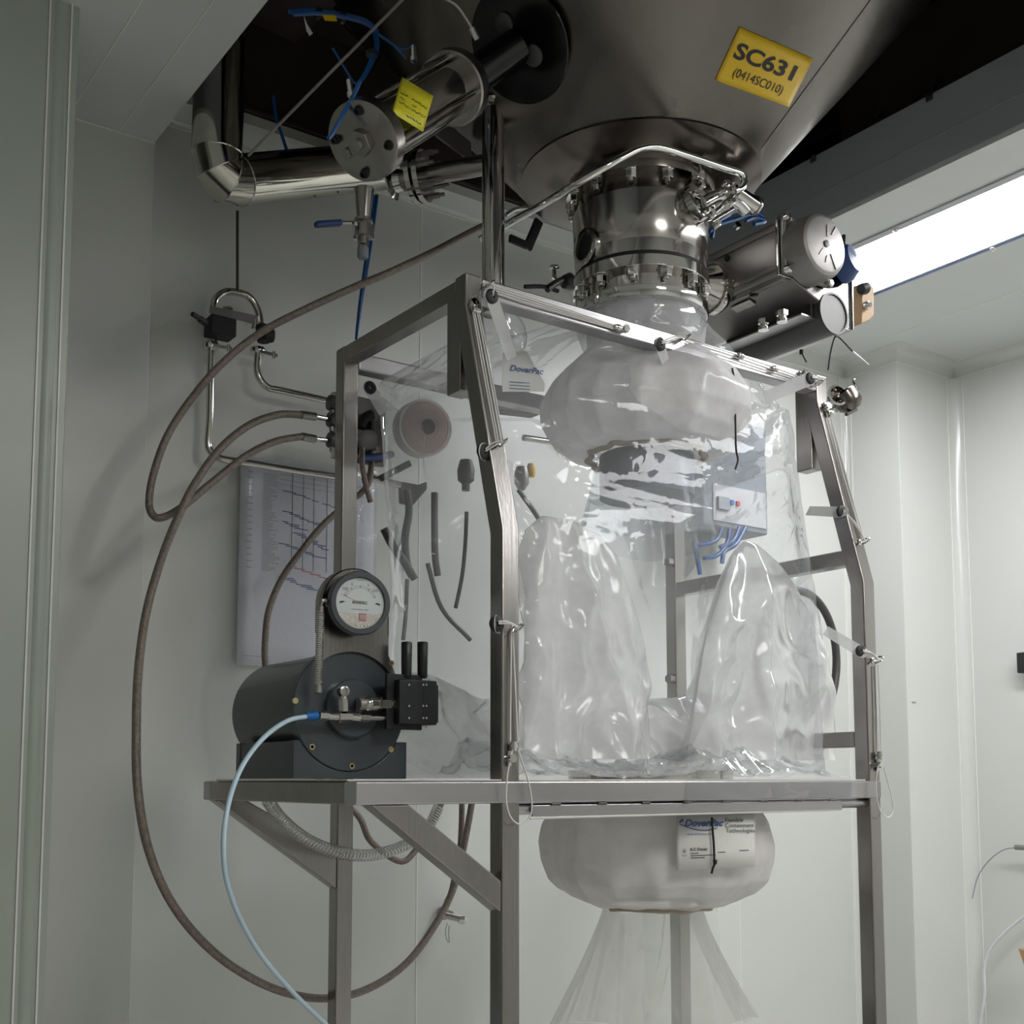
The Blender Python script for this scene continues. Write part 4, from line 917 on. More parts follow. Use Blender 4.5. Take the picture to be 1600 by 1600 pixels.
for x, y in ((461,1095),(487,1167),(549,1197),(610,1171),(611,1036)): MB().lathe(V(x,y,vF-.007 if y < 1150 else vF), (0,-1,0), [(-.001,.006),(.003,.006),(.003,.0035),(.0015,.0035),(.0015,0)], 14).build('screw', 'brass', gh)
# stainless gauge bracket
vg = vF+.0; gcx, gcy = 560, 943
gc = V(gcx, gcy, vF-.035)
bz = V(560,1040,vF+.01)
gl_, gr_ = V(502,1035,vF-.008).x, V(606,1035,vF-.008).x; zlo = V(560,1036,vF-.008).z; gc2 = Vector(((gl_+gr_)/2, vF-.008, gc.z)); hw = (gr_-gl_)/2
prof = [(gl_,zlo),(gl_,gc2.z)]+[(gc2.x-hw*math.cos(t), gc2.z+hw*math.sin(t)) for t in [math.pi*k/20 for k in range(1,20)]]+[(gr_,gc2.z),(gr_,zlo+.02),(gr_+.018,zlo-.02),(gr_+.012,zlo-.026)]
prof2 = prof+[(dc_.x+(rD-.012)*math.cos(t), dc_.z+(rD-.012)*math.sin(t)) for t in [R(50)+R(80)*k/10 for k in range(11)]]
bkt = MB().prism([(a, vF-.010, b) for a, b in prof2], (0,.003,0)); bkt.build('gauge_bracket', 'steel', gh)
bk2 = MB(); n = 20; ring_ = [(gc2.x-hw*math.cos(t), gc2.z+hw*math.sin(t)) for t in [math.pi*k/20 for k in range(21)]]
vs = []; 
for (a, b) in [(gl_,gc2.z-.06)]+ring_+[(gr_,gc2.z-.06)]: vs += [(a,vF-.010,b),(a,vF+.022,b)]
bk2.add(vs, [(2*i,2*i+2,2*i+3,2*i+1) for i in range(len(vs)//2-1)]); bk2.build('bracket_rim', 'steel', gh, solid=.002)
# gauge
gn = Vector((-.16,-1,-.03)).normalized(); gx = Vector((0,0,1)).cross(-gn).normalized()*-1; gx = gn.cross(Vector((0,0,1))).normalized()*-1
gx = Vector((-gn.y, gn.x, 0)).normalized(); gy = gx.cross(-gn)*-1
gy = Vector((0,0,1)); gy = (gy-gn*gy.dot(gn)).normalized()
if gx.dot(RT) < 0: gx = -gx
gC = V(561,943,vF-.050)
gg = MB().lathe(gC, gn, [(-.040,.0),(-.040,.050),(-.012,.052),(-.008,.0640),(.006,.0650),(.012,.0625),(.012,.0525),(.004,.0525),(.004,0)], 64).build('gauge', 'bezel', gh, sharp=30)
def gp(x, y, o_): return gC+gx*x+gy*y+gn*o_
def gface(pts, o_, name, mt_, par=gg, th=.0008): return MB().prism([gp(x,y,o_) for x,y in pts], gn*th).build(name, mt_, par)
n = 40; rf_ = .0515
lowcut = -.020
up_pts = [(rf_*math.cos(t), rf_*math.sin(t)) for t in [math.asin(lowcut/rf_)+(math.pi-2*math.asin(lowcut/rf_))*k/n for k in range(n+1)]]
gface(up_pts, .0045, 'dial_plate', 'dial')
lo_pts = [(rf_*math.cos(t), rf_*math.sin(t)) for t in [math.pi-math.asin(lowcut/rf_)+(math.pi+2*math.asin(lowcut/rf_))*k/n for k in range(n+1)]]
gface(lo_pts, .0045, 'lower_plate', 'silver_dial')
o = MB()
def tick(a, r0, r1, w_=.0006, mb_=None):
    c, s_ = math.cos(a), math.sin(a); (mb_ or o).add([gp(c*r0-s_*w_, s_*r0+c*w_, .0056), gp(c*r1-s_*w_, s_*r1+c*w_, .0056), gp(c*r1+s_*w_, s_*r1-c*w_, .0056), gp(c*r0+s_*w_, s_*r0-c*w_, .0056)], [(0,1,2,3)])
for k in range(21): tick(R(25+130*k/20), .034 if k % 5 else .032, .037, .0004 if k % 5 else .0007)
for k in range(40): 
    a0_ = R(25+130*k/40); a1_ = R(25+130*(k+1)/40)
    o.add([gp(.0318*math.cos(a0_),.0318*math.sin(a0_),.0055), gp(.0318*math.cos(a1_),.0318*math.sin(a1_),.0055), gp(.0312*math.cos(a1_),.0312*math.sin(a1_),.0055), gp(.0312*math.cos(a0_),.0312*math.sin(a0_),.0055)], [(0,1,2,3)])
for txt, a_ in (('250',138),('0',90+24),('.5',68),('250',42)): 
    tm = text_mesh(txt, .0085); put(o, tm, lambda x, y: gp(.043*math.cos(R(a_))+x, .041*math.sin(R(a_))+y, .0056))
for txt, sz, yy, wd in (('MAGNEHELIC', .0085, .001, .62), ('MAX. PRESSURE 15 PSIG', .0035, -.013, 1.0), ('PASCAL', .004, .047, 1.0)):
    tm = text_mesh(txt, sz, bold=(sz > .008)); put(o, tm, lambda x, y: gp(x*wd, yy+y, .0056))
for s_ in (-1,1): o.add([gp(s_*.037,.003,.0056), gp(s_*.043,.001,.0056), gp(s_*.043,-.003,.0056), gp(s_*.037,-.001,.0056), gp(s_*.031,.001,.0056)], [(0,1,2,3,4)])
o.build('scale', 'ink', gg)['kind'] = 'stuff'
o = MB(); tick(R(158), -.0, .044, .0005, o); o.build('needle', 'ink_red', gg)
for f_ in (.012, .0095):
    gface([(-f_*.62+.006,-.028-f_*.62),(f_*.62+.006,-.028-f_*.62),(f_*.62+.006,-.028+f_*.62),(-f_*.62+.006,-.028+f_*.62)], .0056 if f_ > .01 else .0066, 'emblem', 'ink_red' if f_ > .01 else 'filter_pink', gg)
for x in (-.006,.004,.012,.018): MB().lathe(gp(x,-.046+abs(x-.005)*.2,.005), gn, [(0,.0025),(.003,.0025)], 10).build('screw', 'chrome', gg)
MB().lathe(gp(0,0,.0085), gn, [(0,.0525),(.0008,.052),(.0022,0)], 40).build('glass', 'gauge_glass', gg)
# sprung tube at the left of the gauge
sp0, sp1 = V(501,948,vF-.04), V(497,1076,vF-.04)
MB().tube([sp0, (sp0+sp1)/2+Vector((-.001,0,0)), sp1], .0065, 12, 8).build('sensing_tube', 'cast', gh)
o = MB(); hx_ = []; 
for i in range(34*8+1):
    t = i/(34*8); c_ = sp0.lerp(sp1, .05+.9*t); ph = 2*math.pi*i/8; hx_.append(c_+Vector((.0075*math.cos(ph), .0075*math.sin(ph), 0)))
o.tube(hx_, .0012, 5, 0).build('spring', 'chrome', gh)
MB().lathe(sp1, (0,0,-1), [(-.006,.008),(.008,.008),(.010,.005)], 12).build('spring_end', 'cast', gh)
MB().tube([sp0+Vector((0,0,.002)), sp0+Vector((.002,-.002,.012)), sp0+Vector((.014,0,.012)), sp0+Vector((.022,.01,.006))], .0055, 10, 5).build('elbow', 'steel', gh)
# valve block with two silencers
vb = vF-.075
o = MB(); 
bx0, bx1 = V(624,1100,vb).x, V(687,1100,vb).x; bz0, bz1 = V(650,1132,vb).z, V(650,1062,vb).z
o.box((bx0,vb,bz0), (bx1-.006,vb+.055,bz1)); vblk = o.build('valve_block', 'black_plastic', gh, bevel=.003)
MB().box((bx1-.006,vb+.004,bz0+.005), (bx1,vb+.050,bz1-.008)).build('block_end', 'black_plastic', vblk, bevel=.002)
q0 = V(611,1140,vb+.03); q1 = V(628,1053,vb+.03)
MB().box((V(612,1100,vb).x,vb+.02,V(650,1140,vb).z), (V(668,1100,vb).x,vb+.03,V(650,1053,vb).z)).build('mount_plate', 'black_plastic', vblk, bevel=.002)
for x in (635,660):
    s0_ = V(x,1060,vb+.025); s1_ = V(x-1,1003,vb+.025)
    MB().lathe(s0_, (0,0,1), [(0,.008),(.004,.0105),(s1_.z-s0_.z-.002,.0115),(s1_.z-s0_.z,.010),(s1_.z-s0_.z,.004)], 22).build('silencer', 'black_plastic', vblk)
for x in (639,661,666):
    for y in (1070,1103,1122): MB().lathe(V(x,y,vb), (0,-1,0), [(0,.0022),(.0012,.0022)], 10).build('screw', 'chrome', vblk)
MB().box((V(662.5,1100,vb).x-.0006,vb-.0006,bz0+.002), (V(662.5,1100,vb).x+.0006,vb+.002,bz1-.002)).build('groove', 'rubber', vblk)
MB().lathe(V(667,1136,vb+.02), (0,-1,0), [(0,.0025),(.002,.0025)], 10).build('screw', 'chrome', vblk)
# brass/steel fittings: upper elbow line, lower cross line, vertical branch with knob
ub = vF-.045
def fit(x0, y0, x1, y1, r, mt_='polished', hexn=0, v0=ub, v1=None, name='fitting'):
    p_, q_ = V(x0,y0,v0), V(x1,y1,v1 if v1 else v0); o = MB()
    (o.cyl(p_, q_, r, 6 if hexn else 20)); return o.build(name, mt_, gh, bevel=.0008)
fit(556,1101,566,1101,0.0163,'cast',1,vF-.014,vF-.02); fit(560,1100,580,1100,0.0125,'cast')
MB().ball(V(575,1100,ub), .0155, 8).build('elbow', 'polished', gh)
fit(574,1100,588,1100,0.0147); fit(588,1100,608,1101,0.0156,'polished',1); fit(608,1101,613,1101,0.0131,'steel'); fit(612,1101,624,1101,0.0144,'polished',1)
fit(498,1118,512,1119,0.0106,'polished',1); fit(512,1119,530,1120,0.0081,'chrome'); fit(528,1120,548,1120,0.0123,'polished',1); fit(548,1120,562,1121,0.0090,'chrome'); fit(560,1121,577,1122,0.0094,'steel',1); fit(577,1122,622,1123,0.0056,'steel')
fit(537,1112,536,1092,0.0106,'polished',1); fit(536,1094,537,1084,0.0075,'chrome')
MB().lathe(V(538,1080,ub-.012), (0,-1,0), [(-.012,.0105),(.002,.0105),(.003,.008)], 18).build('knob', 'steel', gh)
# pale tube with blue connector
at_ = thing('air_line', 'pale blue air line with blue push-in connector hanging off the housing', 'tube', V(400,1180,ub))
MB().tube([V(x,y,v) for x,y,v in ((482,1119,ub),(450,1126,ub-.01),(415,1150,ub-.03),(385,1186,ub-.06),(366,1225,ub-.09),(354,1270,ub-.11),(349,1320,ub-.12),(354,1375,ub-.1),(375,1435,ub-.06),(410,1495,ub-.02),(460,1553,ub),(500,1592,ub),(560,1650,ub))], .0047, 12, 10).build('tube', 'pale_tube', at_)
MB().lathe(V(479,1119,ub), V(500,1118,ub)-V(479,1119,ub), [(0,.0085),(.014,.0095),(.024,.0085)], 10).build('connector', 'blue_fitting', at_)

# ================================================================== CLEAR GLOVE BAG
def rid(p, s, o_=0):
    n1_ = noise.noise(Vector(p)*s+Vector((o_,o_,o_))); return 1-min(1, abs(n1_)*3.2)
gbg = thing('glove_bag', 'large clear wrinkled plastic glove bag hung inside the stainless frame', 'glove bag', (1.9,2.2,ZT))
bu0, bu1, bv0, bv1 = 1.395, 2.385, 1.935, 2.52
def super_(t, a, b, e):
    c, s_ = math.cos(t), math.sin(t); return a*math.copysign(abs(c)**(2/e), c), b*math.copysign(abs(s_)**(2/e), s_)
def bagpt(s, t):
    ang = 2*math.pi*s
    if t < .28:
        k = t/.28; e = 2+9*k; z = 2.665-.20*k-.02*math.sin(3.1416*k)
        uu, vv = super_(ang, .145+(.5*(bu1-bu0)-.145)*k, .145+(.5*(bv1-bv0-.06)-.145)*k, e)
        cx = CU*(1-k)+(bu0+bu1)/2*k; cy = CV*(1-k)+((bv0+bv1)/2+.06)*k
    else:
        k = (t-.28)/.72; e = 11; z = 2.465-(2.465-1.51)*k
        lean_ = .06*max(0, 1-k*1.9)
        uu, vv = super_(ang, .5*(bu1-bu0)*(1-.03*math.sin(k*3.14)), .5*(bv1-bv0-.06*max(0,1-k*1.9))*(1-.03*math.sin(k*3.14)), e)
        cx = (bu0+bu1)/2; cy = (bv0+bv1)/2+lean_
    p = Vector((cx+uu, cy+vv, z)); d_ = Vector((uu,vv,0)).normalized()
    # sag of the top edge between the grommets
    if t < .6: p.z -= .05*abs(math.sin((p.x-bu0)/(bu1-bu0)*2*math.pi))**.7*math.exp(-((t-.28)/.09)**2)
    w_ = .6*rid(p, 2.3)**6+.35*rid(p, 4.7, 7)**6
    q = p.x-1.99; fan = math.atan2(q, p.z-2.75)          # stretch folds fan out from the outlet
    f2 = (1-abs(math.sin(fan*9+.6*noise.noise(p*2))))**5*(.4+.6*noise.noise(Vector((fan*3,0,0))))
    f3 = (1-abs(math.sin(7*(p.x+.9*p.z))))**7*max(0, noise.noise(p*1.7))
    cr = (.35-abs(noise.noise(p*9+Vector((3,1,2)))))*max(0, .25+noise.noise(p*2.1+Vector((5,5,5))))*3
    tn = 0
    if d_.y < -.5:
        for g_, e_ in G:
            dx_, dz_ = p.x-g_.x, p.z-g_.z; dd_ = math.hypot(dx_, dz_)
            if dd_ < .6: tn += math.exp(-dd_/.20)*(1-abs(math.sin(6*math.atan2(dz_, dx_)+dd_*2)))**3*min(1, dd_/.03)
    return p-d_*(.010*w_+.012*f2+.010*f3+.008*cr+.014*tn)
MB().grid(bagpt, 220, 150, cu=True).build('film', 'film_clear', gbg, sharp=180)
# grommet tabs
def tabp(g, inner, wdt=.03):
    g = Vector(g); inner = Vector(inner); d_ = (g-inner); L_ = d_.length; d_.normalize(); sd = d_.cross(Vector((0,1,0))).normalized()
    pts = []
    wdt = .015; pts += [inner+sd*wdt, g-d_*.005+sd*.017]+[g+d_*(.018*math.sin(t))+sd*(.018*math.cos(t)) for t in [math.pi*k/8 for k in range(9)]]+[g-d_*.005-sd*.017, inner-sd*wdt]
    MB().prism(pts, (0,.0006,0)).build('tab', 'film_tab', gbg); grommet_at(g, (0,-1,0), gbg)
tabp(G[0][0], V(800,560,1.99), .012); tabp(G[1][0], V(1040,565,1.99), .014); tabp(G[2][0], V(1195,622,1.99), .020)
tabp(G[3][0], V(1262,798,1.93), .022); tabp(G[4][0], V(1290,985,1.93), .028); tabp(G[5][0], V(800,735,1.96), .015); tabp(G[6][0], V(800,985,1.93), .01)
tabp(V(578,606,2.44), V(600,645,2.44), .01)
# crumpled film puddle along the front of the tray
def pud(s, t):
    u = 1.40+.97*s; v = 1.905+.32*t; z = ZT+.006+.075*math.exp(-((t-.55)/.3)**2)*(.55+.45*math.sin(9*s+1))
    z += .030*rid((u,v,s), 4)**3+.014*rid((u,v,s), 10, 5)**3
    return Vector((u, v+.01*noise.noise(Vector((u*8,t*4,0))), z))
MB().grid(pud, 200, 50).build('loose_film', 'film_crumple', gbg, sharp=180)
# film skirt hanging over the rail, right end
def skirt(s, t):
    u = 2.12+.28*s; z = ZT+.015-.46*t; v = V1-h-.008-.004*math.sin(20*s)-.006*rid((u,z,0),8)**2-.01*t
    return Vector((u+.02*math.sin(3*t)*(1-s), v if t < .12 else v-.0, z))
MB().grid(lambda s,t: Vector((2.10+.29*s+.03*t*math.sin(5*s), V4-.19-.03*math.sin(7*s+2*t)+.02*rid((s,t,0),3)**2, ZT-.05-.75*t)), 50, 50).build('hanging_film', 'film_clear', gbg, sharp=180)
MB().grid(lambda s,t: Vector((1.80+.55*s, V1-h-.003-.006*math.sin(8*s)*(t)-.004*rid((s*3,t,0),4), ZT+.012-.062*t-.0*s)), 60, 10).build('front_lap', 'film_clear', gbg, sharp=180)

# fabric-like sleeves inside the bag
def sleeve(name, pts, label=None, fl=.75, mt_='film_sleeve', seed=0, amp=.18, nf=7):
    P = spline([V(x,y,v) for x,y,v,r in pts], 14); rr = []
    n = len(pts)
    for i in range(n-1):
        for k in range(14): rr.append(pts[i][3]+(pts[i+1][3]-pts[i][3])*(k/14))
    rr.append(pts[-1][3]); m_ = 72; vs = []; fs = []
    T_ = [(P[min(i+1,len(P)-1)]-P[max(i-1,0)]).normalized() for i in range(len(P))]
    a_ = Vector((1,-.2,0))
    for i, p in enumerate(P):
        t_ = T_[i]; a_ = (a_-t_*a_.dot(t_)).normalized(); b_ = t_.cross(a_)
        for j in range(m_):
            th_ = 2*math.pi*j/m_; q_ = Vector((math.cos(th_)*1.25+seed*3, math.sin(th_)*1.25, i*.030)); f_ = 1+amp*.35*(.5-abs(math.sin(nf*.5*th_+seed+1.2*math.sin(i*.04+seed))))+amp*1.5*(.35-abs(noise.noise(q_)))+amp*.9*(.3-abs(noise.noise(q_*2.1+Vector((9,2,4)))))+amp*.35*(.3-abs(noise.noise(q_*4.3)))
            vs.append(p+a_*(rr[i]*f_*math.cos(th_))+b_*(rr[i]*f_*fl*math.sin(th_)))
    for i in range(len(P)-1):
        for j in range(m_): fs.append((i*m_+j, i*m_+(j+1)%m_, (i+1)*m_+(j+1)%m_, (i+1)*m_+j))
    fs += [tuple(range(m_)), tuple(range((len(P)-1)*m_, len(P)*m_))]
    o = MB(); o.add(vs, fs); o = o.build(name, mt_, gbg, sharp=180)
    if label: o['label'] = label
    return o
def lerp_pts(pts, x):
    for (x0, y0), (x1, y1) in zip(pts, pts[1:]):
        if x <= x1: return y0+(y1-y0)*max(0, (x-x0))/(x1-x0)
    return pts[-1][1]
def curtain(name, rim, ybot, apex, vmid, thick, seed, label=None, fans=7):
    """limp sleeve: two billowing layers of thin film that meet along the rim, creased from its gathered top"""
    x0, x1 = rim[0][0], rim[-1][0]; nu, nv = 90, 60
    def pt(s, t, sgn):
        x = x0+(x1-x0)*s; yt = lerp_pts(rim, x); y = yt+(ybot-yt)*t
        side = min(1, 5*s, 5*(1-s)); body = math.sqrt(max(0, min(1, 3.2*t)))*side**.5
        ph = math.atan2(x-apex[0], y-apex[1]+10); dist = math.hypot(x-apex[0], y-apex[1])/200
        q = Vector((x*.011+seed, y*.0065, sgn*2+seed))
        f_ = .5-abs(math.sin(ph*fans+seed+sgn+.7*noise.noise(q*.6)))
        d_ = thick*body*(1+.25*f_)+.020*f_*min(1,dist)+.060*(.3-abs(noise.noise(q)))*min(1,2.5*t)+.022*(.3-abs(noise.noise(q*2.7)))*min(1,3*t)
        p = V(x, y, vmid); return Vector((p.x, p.y-sgn*d_, p.z))
    o = MB(); vs = []; fs = []
    for sgn in (1, -1):
        b = len(vs); vs += [pt(i_/(nu-1), j_/(nv-1), sgn) for j_ in range(nv) for i_ in range(nu)]
        fs += [(b+j_*nu+i_, b+j_*nu+i_+1, b+(j_+1)*nu+i_+1, b+(j_+1)*nu+i_) for j_ in range(nv-1) for i_ in range(nu-1)]
    nn_ = nu*nv; fs += [(i_, i_+1, nn_+i_+1, nn_+i_) for i_ in range(nu-1)]
    o.add(vs, fs); o = o.build(name, 'film_sleeve', gbg, sharp=55)
    if label: o['label'] = label
curtain('sleeve', [(812,862),(822,828),(846,806),(895,812),(935,834),(958,868),(976,915),(992,955),(1002,985),(1006,1025),(1004,1062),(1010,1110),(1014,1175)], 1186, (872,745), 2.06, .045, 1, 'left milky glove sleeve')
curtain('sleeve', [(1072,1175),(1084,1090),(1096,1010),(1108,960),(1124,905),(1144,862),(1163,845),(1186,851),(1208,874),(1228,905),(1248,942),(1266,985),(1280,1030),(1289,1075),(1294,1150)], 1188, (1168,790), 2.07, .055, 5, 'right milky glove sleeve', 9)
curtain('sleeve_fold', [(900,1118),(960,1106),(1010,1092),(1050,1090),(1085,1082),(1130,1086),(1180,1100)], 1186, (1040,900), 2.14, .03, 8, 'milky sheet joining the sleeves', 4)
MB().grid(lambda s,t: Vector((1.41+.16*t*math.sin(3*s)+.012*(.5-abs(math.sin(9*s+4*t)))-.03*rid((s*2,t*2,1),1.6)**4, 2.50-.52*s, ZT+.006+(.20+.04*math.sin(5*s))*(1-t))), 70, 30).build('sleeve_fold', 'film_sleeve', gbg, sharp=180)
# polished hoop of the right glove port
c_ = V(1245,1030,2.3)
MB().tube([V(1245+62*math.cos(t),1035+112*math.sin(t),2.34) for t in [2*math.pi*k/20 for k in range(20)]], .012, 12, 4, closed=True).build('port_hoop', 'cast_dark', gbg)
sleeve('glove_cuff', [(1240,900,2.36,.02),(1255,960,2.36,.05),(1262,1040,2.36,.055),(1245,1110,2.36,.05),(1225,1150,2.36,.02)], 'shiny clear cuff around the right port', fl=.5, mt_='film_crumple', seed=9)

# ------------------------------------------------------------------ upper fabric collar under the hopper outlet
def collar(s, t, cu_, cv_, prof, seed, amp):
    k = t*(len(prof)-1); i = min(int(k), len(prof)-2); f_ = k-i; f2 = f_*f_*(3-2*f_)
    r = prof[i][0]+(prof[i+1][0]-prof[i][0])*f_; z = prof[i][1]+(prof[i+1][1]-prof[i][1])*f_
    a_ = 2*math.pi*s; w_ = math.sin(math.pi*min(1,t*1.0))
    hem = .25+1.5*max(0,t-.45)+.9*max(0,.3-t)
    fr_ = 1+amp*((.45-abs(math.sin(7*a_+seed+2*t+1.3*math.sin(2*a_))))+.6*(.4-abs(math.sin(4.0*a_+2*seed-2.5*t+1.1*math.sin(3*a_)))))*hem+amp*.7*noise.noise(Vector((math.cos(a_)*2,math.sin(a_)*2,z*6+seed)))
    return Vector((cu_+r*fr_*math.cos(a_), cv_+r*fr_*math.sin(a_), z+.006*noise.noise(Vector((a_*3,t*4,seed)))))
ucx = V(1018,620,CV).x
zt1 = V(1000,480,CV).z; zz_ = lambda y: V(1018,y,CV).z
pu = [(.148,2.665),(.15,2.62),(.145,2.58),(.175,2.55),(.225,2.50),(.262,2.44),(.268,2.39),(.245,2.345),(.205,2.315),(.150,2.305)]
cb = thing('bag_collar', 'puffed white gathered plastic collar hanging directly below the hopper outlet', 'bag', (CU+.015,CV,2.44))
MB().grid(lambda s,t: collar(s,t,CU+.012,CV,pu,1.3,.085), 180, 70, cu=True).build('collar', 'film_bagtop', cb, sharp=180)
MB().tube([collar(k/40,1,CU+.012,CV,pu,1.3,.085)+Vector((0,0,-.002)) for k in range(40)], .0075, 8, 3, closed=True).build('elastic_hem', 'elastic', cb)
MB().lathe((CU+.012,CV,2.20),(0,0,1),[(0,.115),(.0,.118),(.105,.118),(.105,.115)],56).build('spigot', 'box_grey', cb)
MB().grid(lambda s,t: Vector((CU+.012+(.122+.05*t+.015*math.sin(9*s*6.283)*t)*math.cos(6.2832*s), CV+(.122+.04*t)*math.sin(6.2832*s), 2.30-.21*t-.02*t*math.sin(6.28*2*s))), 90, 20, cu=True).build('liner', 'film_side', cb, sharp=180)
# clear neck film clipped over outlet
MB().grid(lambda s,t: Vector((CU+(.150+.012*math.sin(t*3.1)+.002*math.sin(40*s*6.28))*math.cos(6.2832*s), CV+(.150+.012*math.sin(t*3.1))*math.sin(6.2832*s), 2.69-.10*t)), 120, 16, cu=True).build('neck_film', 'film_crumple', cb, sharp=180)
# black tie on the collar
tie = thing('tie_strap', 'black strap hanging in front of the upper white collar', 'strap', V(1150,640,1.97))
MB().tube([V(1144,575,1.97), V(1148,600,1.97), V(1149,650,1.965), V(1150,700,1.965), V(1153,718,1.965), V(1149,733,1.965)], .0024, 7, 6).build('strap', 'rubber', tie)
# label on the upper collar
def wraplab(name, par, cxu, cvv, r, corners_u, z0, z1, mt_): pass

# lower collar below the tray
pl_ = [(.215,ZT-.045),(.245,1.435),(.268,1.395),(.278,1.35),(.278,1.31),(.264,1.262),(.238,1.234),(.205,1.214),(.170,1.203),(.142,1.200)]
lcx = V(1024,1330,CV).x
lc_ = thing('bag_collar', 'puffed white gathered plastic collar hanging below the tray', 'bag', (lcx,CV,1.33))
MB().grid(lambda s,t: collar(s,t,lcx,CV,pl_,4.1,.095), 180, 70, cu=True).build('collar', 'film_bag', lc_, sharp=180)
MB().tube([collar(k/40,1,lcx,CV,pl_,4.1,.095)+Vector((0,0,-.003)) for k in range(40)], .006, 8, 3, closed=True).build('elastic_hem', 'elastic', lc_)
MB().grid(lambda s,t: Vector((lcx-.01+(.125+.17*t**1.2+.012*math.sin(11*6.283*s)*t)*math.cos(6.2832*s), CV+(.115+.05*t)*math.sin(6.2832*s)+.006*math.sin(19*6.283*s)*t, 1.19-.30*t-.03*math.sin(6.28*s*2)*t)), 160, 40, cu=True).build('liner_tail', 'film_tail', lc_, sharp=180)
# printed label wrapped on the lower collar
def onbag(s, t, off=.004):
    """s across, t down; wraps a cylinder slightly outside the collar"""
    x = 1057+(1180-1057)*s; y0 = 1266; y = y0+(1360-y0)*t-5*s*t; rr = .302+off
    dd = ray(x, y); ox, oy = CAM.x-lcx, CAM.y-CV; A_ = dd.x**2+dd.y**2; B_ = dd.x*ox+dd.y*oy; C_ = ox*ox+oy*oy-rr*rr
    return CAM+dd*((-B_-math.sqrt(max(0, B_*B_-A_*C_)))/A_)
lb_ = thing('bag_label', 'white printed label on the lower white collar under the tray', 'label', onbag(.5,.5))
MB().grid(lambda s,t: onbag(s,t,.0), 24, 4).build('sheet', 'label_white', lb_, solid=.0004, sharp=.01)
ob, ok = MB(), MB()
def bl_(mb_, s0, t0, s1, t1, w_): mb_.add([onbag(s0,t0-w_,.002), onbag(s1,t1-w_,.002), onbag(s1,t1+w_,.002), onbag(s0,t0+w_,.002)], [(0,1,2,3)])
def btxt(mb_, txt, s0, t0, size, bold=False, asp=1.31, left=True, shear=0, wd=1):
    tm = text_mesh(txt, size, bold=bold, shear=shear, width=wd); x0 = min(p.x for p in tm[0]); put(mb_, tm, lambda x, y: onbag(s0+(x-x0)/asp, t0-y, .002))
btxt(ob, 'DoverPac', .10, .22, .16, True, 1.31, shear=.35)
for k in range(12):
    s0 = .04+k*.04; bl_(ob, s0, .23+.11*math.sin(k/11*2.2), s0+.04, .23+.11*math.sin((k+1)/11*2.2), .008)
for k in range(4): bl_(ob, .03+k*.012, .20-.012*k, .05+k*.012, .20-.012*k, .010+.005*k)
btxt(ob, 'www.doverpac.com', .13, .40, .055)
btxt(ok, 'Flexible', .62, .17, .10, False, 1.31); btxt(ok, 'Containment', .62, .265, .10, False, 1.45); btxt(ok, 'Technologies', .63, .355, .10, False, 1.45)
btxt(ok, 'ILC Dover', .18, .66, .065, True)
for k, (s0, s1) in enumerate(((.18,.62),(.18,.50),(.18,.36))): 
    bl_(ok, s0, .725+.04*k, s1, .72+.04*k, .006)
bl_(ok, .80, .70, .92, .70, .006)
for k in range(14):
    a_ = 6.283*k/14; bl_(ok, .10+.03*math.cos(a_), .71+.06*math.sin(a_), .10+.03*math.cos(a_+.45), .71+.06*math.sin(a_+.45), .004)
bl_(ok, .09, .68, .11, .70, .012)
ob.build('blue_print', 'ink_blue', lb_)['kind'] = 'stuff'; ok.build('grey_print', 'ink', lb_)['kind'] = 'stuff'
ts = thing('tie_strap', 'black strap hanging across the printed label below the tray', 'strap', onbag(.47,.5,.01))
MB().tube([onbag(s,t,.010) for s,t in ((.45,.12),(.46,.35),(.475,.6),(.48,.84),(.49,.90),(.465,.98),(.445,1.08))], .0026, 7, 6).build('strap', 'rubber', ts)
MB().lathe(onbag(.49,.885,.011),(0,0,1),[(-.005,.004),(.005,.005)],8).build('lock', 'rubber', ts)

# small bag hanging on the upright pipe's open end
sb = thing('clear_pouch', 'small clear plastic pouch clipped behind the top left frame corner', 'bag', V(800,510,2.25))
MB().grid(lambda s,t: V(792,480,2.25)+Vector(((.012+.028*math.sin(math.pi*min(1,t*1.0))**.7)*math.cos(6.283*s)+.03*t, .02*math.sin(6.283*s), -.10*t+.004*noise.noise(Vector((s*8,t*5,0))))), 40, 24, cu=True).build('pouch', 'film_crumple', sb, sharp=180)
MB().bar(V(783,478,2.24), V(800,484,2.24), .012, .010).build('clip', 'wood', sb, bevel=.002)
# second printed sheet behind film near left post
ls = thing('bag_label', 'printed label with blue lettering seen through film beside left post', 'label', V(812,575,2.15))
lp = lambda x, y, o_=0: V(x, y, 2.16-o_)
MB().prism([lp(785,552), lp(822,548), lp(852,600), lp(850,612), lp(785,612)], (0,.0006,0)).build('sheet', 'label_white', ls)
tm = text_mesh('DoverPac', 13, bold=True, shear=.3); o = MB(); put(o, tm, lambda x, y: lp(822+x*1.0, 578+x*.12-y, .002)); 
for k in range(3): o.add([lp(796,596+k*5,.002), lp(828,598+k*5,.002), lp(828,599+k*5,.002), lp(796,597+k*5,.002)], [(0,1,2,3)])
o.build('print', 'ink_blue', ls)['kind'] = 'stuff'

